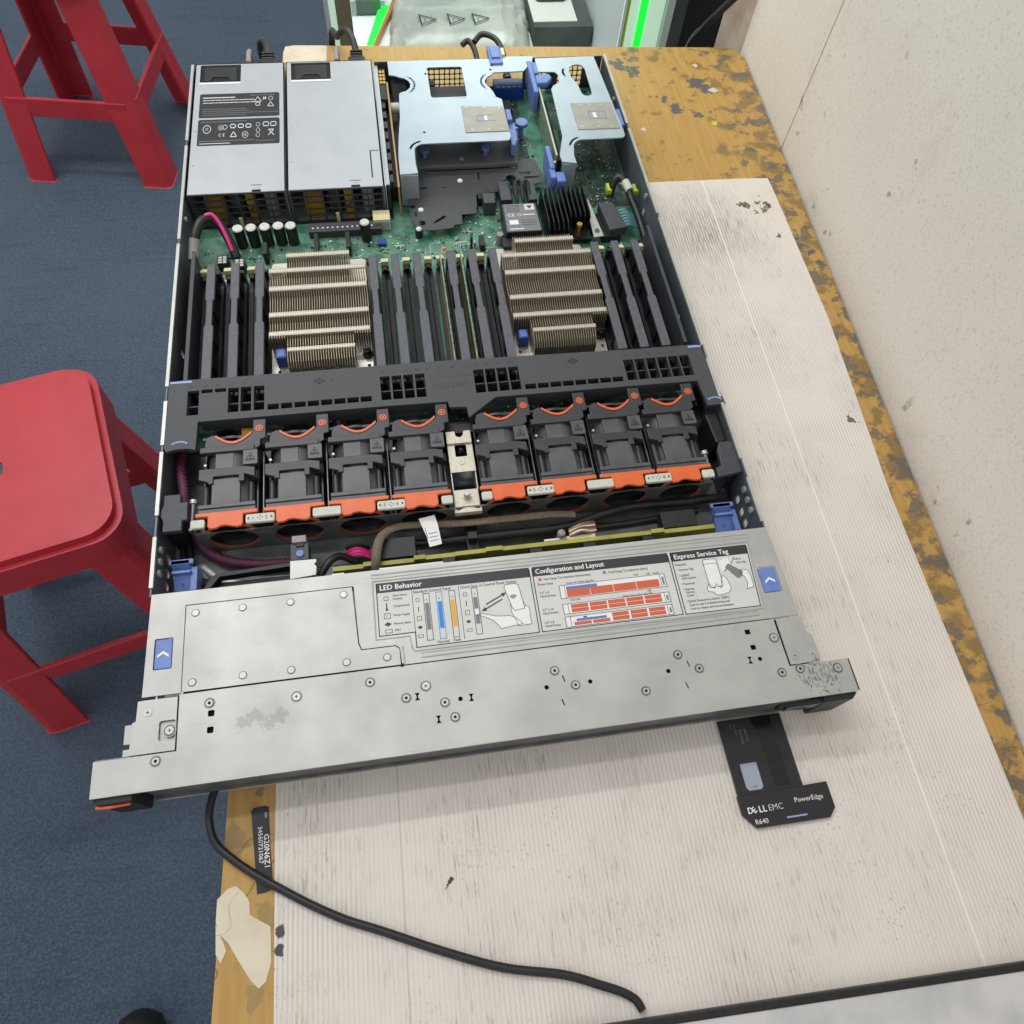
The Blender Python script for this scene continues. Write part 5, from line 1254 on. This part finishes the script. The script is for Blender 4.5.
b.quad([(296, 452, zz), (304.6, 452, zz), (304.4, 458, zz), (296, 458, zz)], 'white'); b.text('C', 5, 295.4, 463, zz, 'white', 0, .02); b.text('E', 5, 299.6, 463, zz, 'white', 0, .02); b.ring((307, 464.8, zz - .05), 1.6, .3, 'white', n_=14, k_=4)
b.line([(311, 464.8), (321, 464.8)], 1.2, zz, 'white'); b.quad([(313, 471, zz), (323, 471, zz), (322.6, 479, zz), (313.4, 479, zz)], 'paper'); b.prism([(315, 477), (321, 477), (318, 472.6)], zz, zz + .05, 'ink')
for k in range(5): b.line([(295, 478 - k * 2), (308, 478 - k * 2)], .5, zz, 'labelblack')
for k in range(3): b.line([(308, 457 - k * 3), (322, 457 - k * 3)], .6, zz, 'labelblack')
b.line([(296, 446), (308, 446)], 1.2, zz, 'white'); b.build('pack_print', o)
b = MB(); b.box(287, 430, zb, 296, 441.6, 18, 'black'); b.cyl((286, 447, zb), 3.4, 12, 'sleeve', n_=14); b.build('connector', BT, bevel=.5)
# raid controller heat sink
RK = thing('controller_heat_sink', 'black upright-finned heat sink between battery pack and grey plug', 'heat sink', (352, 465, 7))
b = MB(); b.box(331, 440, zb + 3, 375, 492, zb + 6, 'finblack')
b.build('base', RK)
b = MB()
for i in range(10):
    x_ = 331.5 + i * 4.6; b.prism([(438 + (0 if i < 5 else 8), 11), (438 + (0 if i < 5 else 8), 27), (444, 31), (494, 31), (494, 11)] if i < 5 else [(452, 11), (452, 29), (456, 31), (494, 31), (494, 11)], x_, x_ + 1.1, 'finblack', 'yz')
b.build('fin_set', RK)
b = MB(); b.cyl((362, 445, zb + 6), 1.7, 12, 'gold', n_=12); b.cyl((362, 445, zb + 18), 2.6, 2.4, 'gold', n_=14); b.build('spring_screw', RK, smooth=True)
b = MB(); b.box(331, 484, zb, 345, 499, 9.4, 'pcbgreen2'); b.build('board', RK)
b = MB(); b.prism([(376.6, 489), (380.6, 490), (386, 438), (376, 436.6)], 16, 17.4, 'steel'); b.cyl((380.6, 445, 17.4), 2.4, 1, 'steel_dark', n_=14); b.box(377, 450, 8, 382, 486, 16, 'black')
props(b.build('retainer_plate', bevel=.2), 'narrow steel retainer plate right of the black-finned heat sink', 'bracket')
t = thing('cable_plug', 'flat dark grey cable plug at the right beside the steel retainer plate', 'connector', (393, 455, 7))
b = MB(); b.prism([(387, 477), (402, 476), (409, 441), (391, 438)], 14, 24, 'dark'); b.build('shell', t, bevel=1.2)
b = MB(); b.box(386, 440, zb, 404, 474, 14, 'black'); b.build('socket', t)
b = MB()
for i in range(6): b.tube([(405, 446 + i * 4.4, 18), (412, 447 + i * 4, 21), (418, 448 + i * 3, 16)], 1.7, 'teal', 8, 4)
b.build('ribbon_wires', t, smooth=True)
cable('black_cable', 'thick black sleeved cable arching down the right wall from the green-tipped leads', [(404, 494, 14), (408, 502, 26), (414, 503, 30), (419, 493, 28), (421, 478, 24), (424.4, 460, 20), (426.5, 430, 15), (427, 380, 12), (427, 300, 11), (427, 235, 10)], 3.6, 'cable')
b = MB(); b.tube([(417.6, 497, 29.6), (420.4, 486, 28)], 4.1, 'cream', 12, 0); props(b.build('cable_sleeve', smooth=True), 'white paper band wrapped round the arched black cable', 'sleeve')
for i, (x_, y_) in enumerate(((401, 497), (427.5, 494))):
    b = MB(); b.box(x_ - 1.6, y_ - 6, 20, x_ + 1.6, y_ + 4, 26, 'led' if False else 'yellowgreen'); b.prism([(x_ - 2.4, y_ - 8), (x_ + 2.6, y_ - 8), (x_, y_ - 2)], 22, 27, 'yellowgreen')
    props(b.build('green_clip', bevel=.4), ('bright green clip on the left foot of the arched cable', 'bright green clip between the arched cable and the right wall')[i], 'clip')
# riser 2
R2 = bracket('riser_bracket', 'narrow zinc riser bracket with keyhole window at the rear right', (392, 600, 7))
o2 = [(356, 681.5), (421, 683), (425, 600), (427, 557)] + arc(422, 551, 5, 0, -90, 3) + [(386, 545.6)] + arc(383, 534, 12, 95, 180, 5) + [(369, 522), (369.6, 511), (355.6, 514), (355, 524), (362.6, 552), (364.6, 628), (368, 634), (375, 638), (376, 652), (373, 657), (354, 658)]
b = MB(); b.sheet(o2, [[(388.6, 656), (390.6, 664), (395, 668), (401, 669), (405, 666.6), (407, 660), (406.6, 622)] + arc(401, 620, 5.6, 0, -180, 6) + [(394, 636), (390, 645)]], zr0, zr1, 'bracket'); b.build('top_sheet', R2)
b = MB(); b.box(356, 511.6, 8, 369.4, 512.6, 41.2, 'bracket'); b.build('front_leg', R2)
b = MB(); b.prism([(380, 602.6), (422.6, 602), (424.4, 560), (380.6, 560.4)], zr1, zr1 + .7, 'plate_tan'); o = b.build('support_plate', R2, bevel=.3)
b = MB()
for p in ((389, 598.6), (400, 598), (411, 597.6), (386, 564), (402, 563.4), (417, 563)): b.cyl((p[0], p[1], zr1 + .7), 1.4, .25, 'steel', n_=12)
b.build('plate_rivet', o)
b = MB(); b.line(rect(396, 576, 413, 588), 1.0, zr1 + .8, 'blue', True); b.box(400, 578, zr1 + .7, 403.6, 586, zr1 + .9, 'white'); b.build('blue_mark', o)
for cx, cy, r_, a0, a1 in ((383, 534, 15.6, 105, 170), (396, 655, 14, 150, 205)):
    b = MB(); b.line(arc(cx, cy, r_, a0, a1, 8), 2.2, zr1 + .04, 'blue_pale'); b.build('blue_curve_mark', R2)
b = MB(); b.box(426.2, 566, 30, 430.6, 592, 42.4, 'blue'); b.build('side_latch', R2, bevel=1)
RC2 = thing('riser_card', 'upright green riser card between the two zinc riser brackets', 'circuit board', (350, 590, 7))
b = MB(); b.box(352.4, 528, 8, 353.8, 640, 39, 'pcbgreen2'); b.box(352.3, 528, 39, 353.9, 640, 39.5, 'cream'); b.build('board', RC2)
b = MB(); b.box(355, 540, 10, 362, 636, 24, 'black'); b.build('slot_connector', RC2)
for p in ((348.6, 640, 674, 44.4), (346, 497, 540, 39)):
    pass
b = MB(); b.box(345.4, 622, 20, 350.6, 676, 44, 'blue'); b.prism([(350.6, 650), (366, 652), (368, 645), (362, 636), (350.6, 636)], 38, 44.4, 'blue'); b.box(350.6, 655, 38, 356, 675, 43, 'blue'); b.build('rear_handle', RC2, bevel=1.2)
b = MB(); b.box(344, 512, 12, 349, 545, 38, 'blue'); b.box(349, 497, 14, 358, 511, 34, 'blue'); b.box(343, 500, 20, 349, 514, 36, 'blue'); b.cyl((350, 520, 36), 1.6, 3, 'steel', n_=12); b.build('front_handle', RC2, bevel=1.2)
b = MB(); b.box(311, 666, zb, 343.6, 684, 20, 'blue_deep'); b.box(314, 690, 20.2, 340, 692, 20.3, 'steel') if False else None
for i in range(5): b.box(313 + i * 6, 668, 20, 317 + i * 6, 670, 20.4, 'steel')
props(b.build('display_port', bevel=.6), 'deep blue connector at the rear between the two riser brackets', 'connector')
b = MB(); b.cyl((400, 640, zb), 5, 12, 'copper', n_=18); b.box(396, 636, zb, 404, 632, 20, 'black'); props(b.build('coil'), 'copper coil seen through the keyhole window of the narrow riser bracket', 'coil')
b = MB(); b.box(199, 640, 10, 216, 680, 26, 'black'); props(b.build('card_bracket', bevel=2), 'black rounded card end left of the square window under the wide riser', 'bracket')
b = MB(); b.box(228, 600, 24, 296, 664, 26, 'mylar'); props(b.build('card_baffle'), 'black plate seen through the square window of the wide riser bracket', 'baffle')

# ------------------------------------------------------------------ information tag
t = thing('information_tag', 'black pull-out tag with white lettering lying on the board at the server front', 'tag', (403, -60, 1.2))
b = MB(); b.prism([(373, -22.8), (419, -22.8), (420, -72), (373.6, -73)], 1.4, 3.4, 'tag'); b.build('strap', t, bevel=.3)
b = MB(); b.prism([(372.6, -72.4), (436.6, -71.4), (437, -88), (431.6, -93.6), (380.6, -93.2), (373, -84)], 1.4, 4.2, 'tag'); b.build('end_bar', t, bevel=.5)
b = MB(); b.prism([(396, -23), (411, -23), (412, -70), (401, -70), (399.6, -35)], 3.4, 3.5, 'tag2'); b.build('gloss_panel', t)
b = MB(); b.prism([(380.6, -52.6), (392.4, -52.6), (392.6, -68.4), (391, -70), (382.6, -70), (380.8, -68)], 3.4, 3.55, 'taglabel'); o = b.build('grey_label', t)
b = MB(); b.text('AMC', 1.9, 385, -68.6, 3.6, 'ink'); b.build('label_print', o)
b = MB(); zz = 4.26
x_ = 377
for i, ch in enumerate('DELL'):
    wdt = 3.4
    if ch == 'E': b.text('E', 5.6, x_ + .7, -84.4, zz, 'white', math.radians(35), .03, .9); x_ += 3.8
    else: b.text(ch, 5.6, x_, -84, zz, 'white', 0, .03, .9); x_ += 4.0 if ch == 'D' else 2.9
b.text('EMC', 5.6, 391.4, -84, zz, 'white', 0, -.015, .95)
b.text('PowerEdge', 4.4, 410.4, -81.4, zz, 'white', 0, .0, 1.02)
b.text('R640', 4.4, 380, -91.0, zz, 'white', 0, .0)
b.line([(402.6, -89.6), (416, -89.6)], 1.0, zz, 'blue_pale')
b.build('lettering', t)
b = MB(); zz = 3.46
b.text('0MD80M0', 2.4, 386.4, -30, zz, 'inkgrey', -math.pi / 2); b.text('J9K0M42', 2.4, 390, -30, zz, 'inkgrey', -math.pi / 2); b.text('S/N', 2, 380.6, -26, zz, 'inkgrey', -math.pi / 2); b.text('EMC REV', 2.0, 383.4, -26, zz, 'inkgrey', -math.pi / 2)
b.build('small_print', t)

# ------------------------------------------------------------------ cable across the board
cable('table_cable', 'long thin black cable curving across the white board to the bottom panel', [(38, -16, 2.9), (34, -24, 2.9), (32.2, -37, 2.9), (36, -51, 3), (45, -61, 2.9), (60, -73, 2.9), (75, -83, 3.4), (94, -95, 3.6), (114, -106, 3.6), (136, -115.6, 3.6), (171, -131.5, 3.6), (205, -145, 3.6), (240, -154, 3.6), (262, -163, 3.6), (273, -168, 3.6), (280, -173, 3.6), (282.6, -178.5, 3.6)], 2.5, 'cable', n_=12)
cable('wall_cable', 'thick black cable hanging past the wall corner at the top right', [(598, 900, -200), (590, 830, -40), (592, 800, 4), (604, 786, 34), (620, 774, 66), (636, 770, 100), (645, 790, 160), (640, 860, 300)], 4.2, 'cable', n_=12)

# ------------------------------------------------------------------ display case behind the bench
DC = thing('display_case', 'lit glass display case standing behind the bench, green light inside', 'display case', (400, 1150, -720))
X0, X1, Y0, Y1, ZS = 128, 672, 960, 1420, -210
b = MB(); b.box(X0 + 8, Y0, ZS - 8, 548, Y1, ZS, 'casewhite'); b.build('shelf', DC)
b = MB(); b.box(X0 - 2, Y0, -720, X0 + 4, Y0 + 12, 500, 'alu'); b.build('frame_post', DC)
b = MB(); b.box(X0 + 13, Y0 - 4, -720, X0 + 33, Y0 + 8, 500, 'olive'); b.build('frame_post', DC)
b = MB(); b.box(X0 + 4, Y0 + 1, -720, X0 + 13, Y0 + 3, 500, 'ledwhite'); b.build('light_strip', DC)
b = MB(); b.box(549, 999, ZS, 556, Y1, 400, 'casegrey'); b.build('divider', DC)
b = MB(); b.box(549, 992, -700, 553, 998, 400, 'casewhite'); b.build('side_panel', DC)
b = MB(); b.box(558, 992, -700, 572, 998, 400, 'ledwhite'); b.build('light_strip', DC)
b = MB(); b.box(572, 990, -700, 583, 998, 400, 'led'); b.build('light_strip', DC)
b = MB(); b.box(583, 992, -700, 609, 998, 400, 'ledwhite'); b.build('light_strip', DC)
b = MB(); b.tube([(555.5, 994, -700), (555.5, 994, 400)], 2.2, 'yellowgreen', 8, 0); b.build('light_wire', DC)
b = MB(); b.box(611, 986, -720, 622, 1000, 500, 'alu'); b.build('frame_post', DC)
b = MB(); b.box(622, 986, -720, 641, 1002, 500, 'boxdark'); b.build('frame_post', DC)
b = MB(); b.box(X0 + 8, Y1, ZS - 100, 640, Y1 + 8, 500, 'casegrey'); b.build('back_panel', DC)
b = MB(); b.box(X0, Y0, -720, 640, Y1, -700, 'boxdark'); b.build('plinth', DC)
b = MB(); b.prism([(172, 1120), (181, 1120), (222, 1245), (205, 1255)], ZS + .5, ZS + 8, 'led'); b.build('light_strip', DC)
b = MB(); b.prism([(183, 1120), (186, 1120), (232, 1255), (226, 1258)], ZS + .5, ZS + 12, 'copper'); b.build('strip_edge', DC)
cl = bpy.data.lights.new('case_light', 'AREA'); cl.energy = 2.2; cl.size = .4; cl.color = (.85, 1, .88)
clo = bpy.data.objects.new('case_light', cl); COL.objects.link(clo); clo.location = (.4, 1.2, .35)
# antistatic bag, crumpled
def bag():
    nx, ny = 34, 16; vs = []; rg = random.Random(5)
    from mathutils import noise
    for j in range(ny + 1):
        for i in range(nx + 1):
            u, v = i / nx, j / ny
            x_ = 206 + 232 * u + 18 * v; y_ = 1082 + 165 * v
            e = min(u, 1 - u, v, 1 - v)
            h = 4 + 30 * min(1, e * 5) ** .6 + 1.6 * noise.noise(Vector((u * 9, v * 7, 1))) + (abs(noise.noise(Vector((u * 22, v * 16, 4)))) * 14 if u > .78 or u < .12 else 0)
            vs.append((x_ + 5 * noise.noise(Vector((v * 9, 3, u))), y_ + 5 * noise.noise(Vector((u * 9, 7, v))), ZS + 1 + max(1, h)))
    N = len(vs)
    vs += [(a, c_, ZS + .8) for a, c_, d in vs]
    fs = []
    for j in range(ny):
        for i in range(nx):
            k = j * (nx + 1) + i; fs.append((k, k + 1, k + nx + 2, k + nx + 1)); fs.append((k + N, k + nx + 1 + N, k + nx + 2 + N, k + 1 + N))
    b = MB(); b.add(vs, fs, 'bag'); return b
t = thing('antistatic_bag', 'crumpled silvery antistatic bag printed with recycling triangles inside the case', 'bag', (350, 1190, ZS))
bag().build('film', t, smooth=True)
b = MB()
for cx in (275, 321, 361):
    cy = 1150; zz = ZS + 37.4
    b.line([(cx - 11, cy + 14), (cx + 15, cy + 1), (cx - 9, cy - 13)], 2.2, zz, 'ink', True); b.text('4', 8, cx - 5, cy - 3, zz, 'ink', 0)
    b.text('LDPE', 5.5, cx - 17, cy + 9, zz, 'inkgrey', -math.pi / 2 + .2)
b.build('recycling_print', t)
t = thing('product_box', 'dark sided box with pale top in the display case right of the bag', 'box', (500, 1190, ZS))
b = MB(); b.box(449, 1128, ZS + .5, 546, 1260, ZS + 34, 'boxdark'); b.build('carton', t, bevel=1)
b = MB(); b.box(449, 1140, ZS + 34, 522, 1260, ZS + 36, 'boxtop'); b.build('lid_panel', t)
b = MB(); b.prism(rect(462, 1196, 512, 1252, 6), ZS + 36, ZS + 46, 'boxdark'); o = b.build('camera_body', t)
b = MB(); b.ring((506, 1232, ZS + 48), 12, 1.6, 'black', n_=20, k_=6); b.build('loop', o)
b = MB(); b.box(156, 1232, ZS + .5, 212, 1300, ZS + 26, 'glass'); b.box(164, 1240, ZS + 1, 205, 1290, ZS + 20, 'inkgrey')
props(b.build('clear_blister'), 'small clear blister pack in the display case left of the bag', 'package')
b = MB(); b.tube([(215, 1125, ZS + 6), (236, 1138, ZS + 12), (250, 1126, ZS + 8)], 5, 'white', 8, 5); b.box(226, 1116, ZS + .6, 262, 1140, ZS + 7, 'white')
props(b.build('white_adapter', smooth=False), 'white plastic piece in the display case at the bag corner', 'adapter')
b = MB(); b.box(420, 1400, ZS + .5, 560, 1416, ZS + 60, 'olive'); b.box(240, 1330, ZS + .5, 560, 1390, ZS + 30, 'boxdark')
props(b.build('grey_carton'), 'long dark carton at the back of the display case', 'box')
b = MB(); b.box(646, 1004, -720, 830, 1460, 420, 'voidblack'); props(b.build('gap_infill'), 'black cabinet added for the dark gap between display case and wall post', 'infill')  # black box added to stand in for the darkness of this gap

# ------------------------------------------------------------------ red stools
def stool():
    t = thing('plastic_stool', 'x', 'stool', (0, 0, 0), 'red plastic stools on the floor')
    Hh = 455
    b = MB(); b.sheet(rect(-125, -125, 125, 125, 36, 6), [circ(0, 0, 16, 20)], Hh - 10, Hh, 'red'); b.build('seat', t, local=True, bevel=4)
    b = MB(); b.sheet(rect(-132, -132, 132, 132, 38, 6), [rect(-122, -122, 122, 122, 32, 6)], Hh - 60, Hh - 10.1, 'red'); b.build('skirt', t, local=True)
    def leg(sx, sy):
        b = MB()
        tx_, ty_ = 118 * sx, 118 * sy; bx_, by_ = 165 * sx, 165 * sy
        rows = []
        for k in range(7):
            f = k / 6; x_ = bx_ + (tx_ - bx_) * f; y_ = by_ + (ty_ - by_) * f; z_ = (Hh - 55) * f
            wd = 62 - 6 * f; th = 8
            # angle section: two flanges meeting at the outer corner, rounded
            P = [(0, -wd), (0, -14), (-4, -4), (-14, 0), (-wd, 0), (-wd, -th), (-16, -th), (-th - 1, -16), (-th, -wd)]
            rows.append([(x_ + p[0] * sx, y_ + p[1] * sy, z_) for p in P])
        n_ = 9; vs = [v for r_ in rows for v in r_]; fs = [tuple(range(n_)), tuple(range(6 * n_, 7 * n_))[::-1]]
        for k in range(6):
            for i in range(n_): j = (i + 1) % n_; fs.append((k * n_ + i, k * n_ + j, (k + 1) * n_ + j, (k + 1) * n_ + i))
        b.add(vs, fs, 'red'); b.build('leg', t, local=True, bevel=2)
    for sx in (-1, 1):
        for sy in (-1, 1): leg(sx, sy)
    for a in range(4):
        b = MB(); r_ = 146
        pts = [(-r_ + 20, r_ - 2), (r_ - 20, r_ - 2), (r_ - 20, r_ - 10), (-r_ + 20, r_ - 10)]
        ca, sa = math.cos(a * math.pi / 2), math.sin(a * math.pi / 2)
        b.prism([(p[0] * ca - p[1] * sa, p[0] * sa + p[1] * ca) for p in pts], 150, 192, 'red'); b.build('stretcher', t, local=True, bevel=2)
    return t
S1 = stool(); S1.location = (-.455, 1.666, -.72); S1.rotation_euler = (0, 0, math.radians(-9)); S1['label'] = 'red plastic stool at the top left of the photo, beyond the power supplies'
S2 = copy_tree(S1, (-312, 420, -720), 'red plastic stool on the carpet beside the left side of the server'); S2.rotation_euler = (0, 0, math.radians(14))
t = thing('caster_wheel', 'black chair caster on the carpet at the bottom left, lower edge of the photo', 'wheel', (-250, -204, -720))
b = MB()
for dx in (-24, 4): b.cyl((-250 + dx, -204, -692), 28, 20, 'black', 'x', 28)
b.build('wheel', t, smooth=True, bevel=3)
b = MB(); b.dome((-250, -204, -690), 36, 40, 'cable'); b.build('hood', t, smooth=True)
b = MB(); b.cyl((-250, -204, -652), 8, 70, 'steel_dark', n_=16); b.build('stem', t)
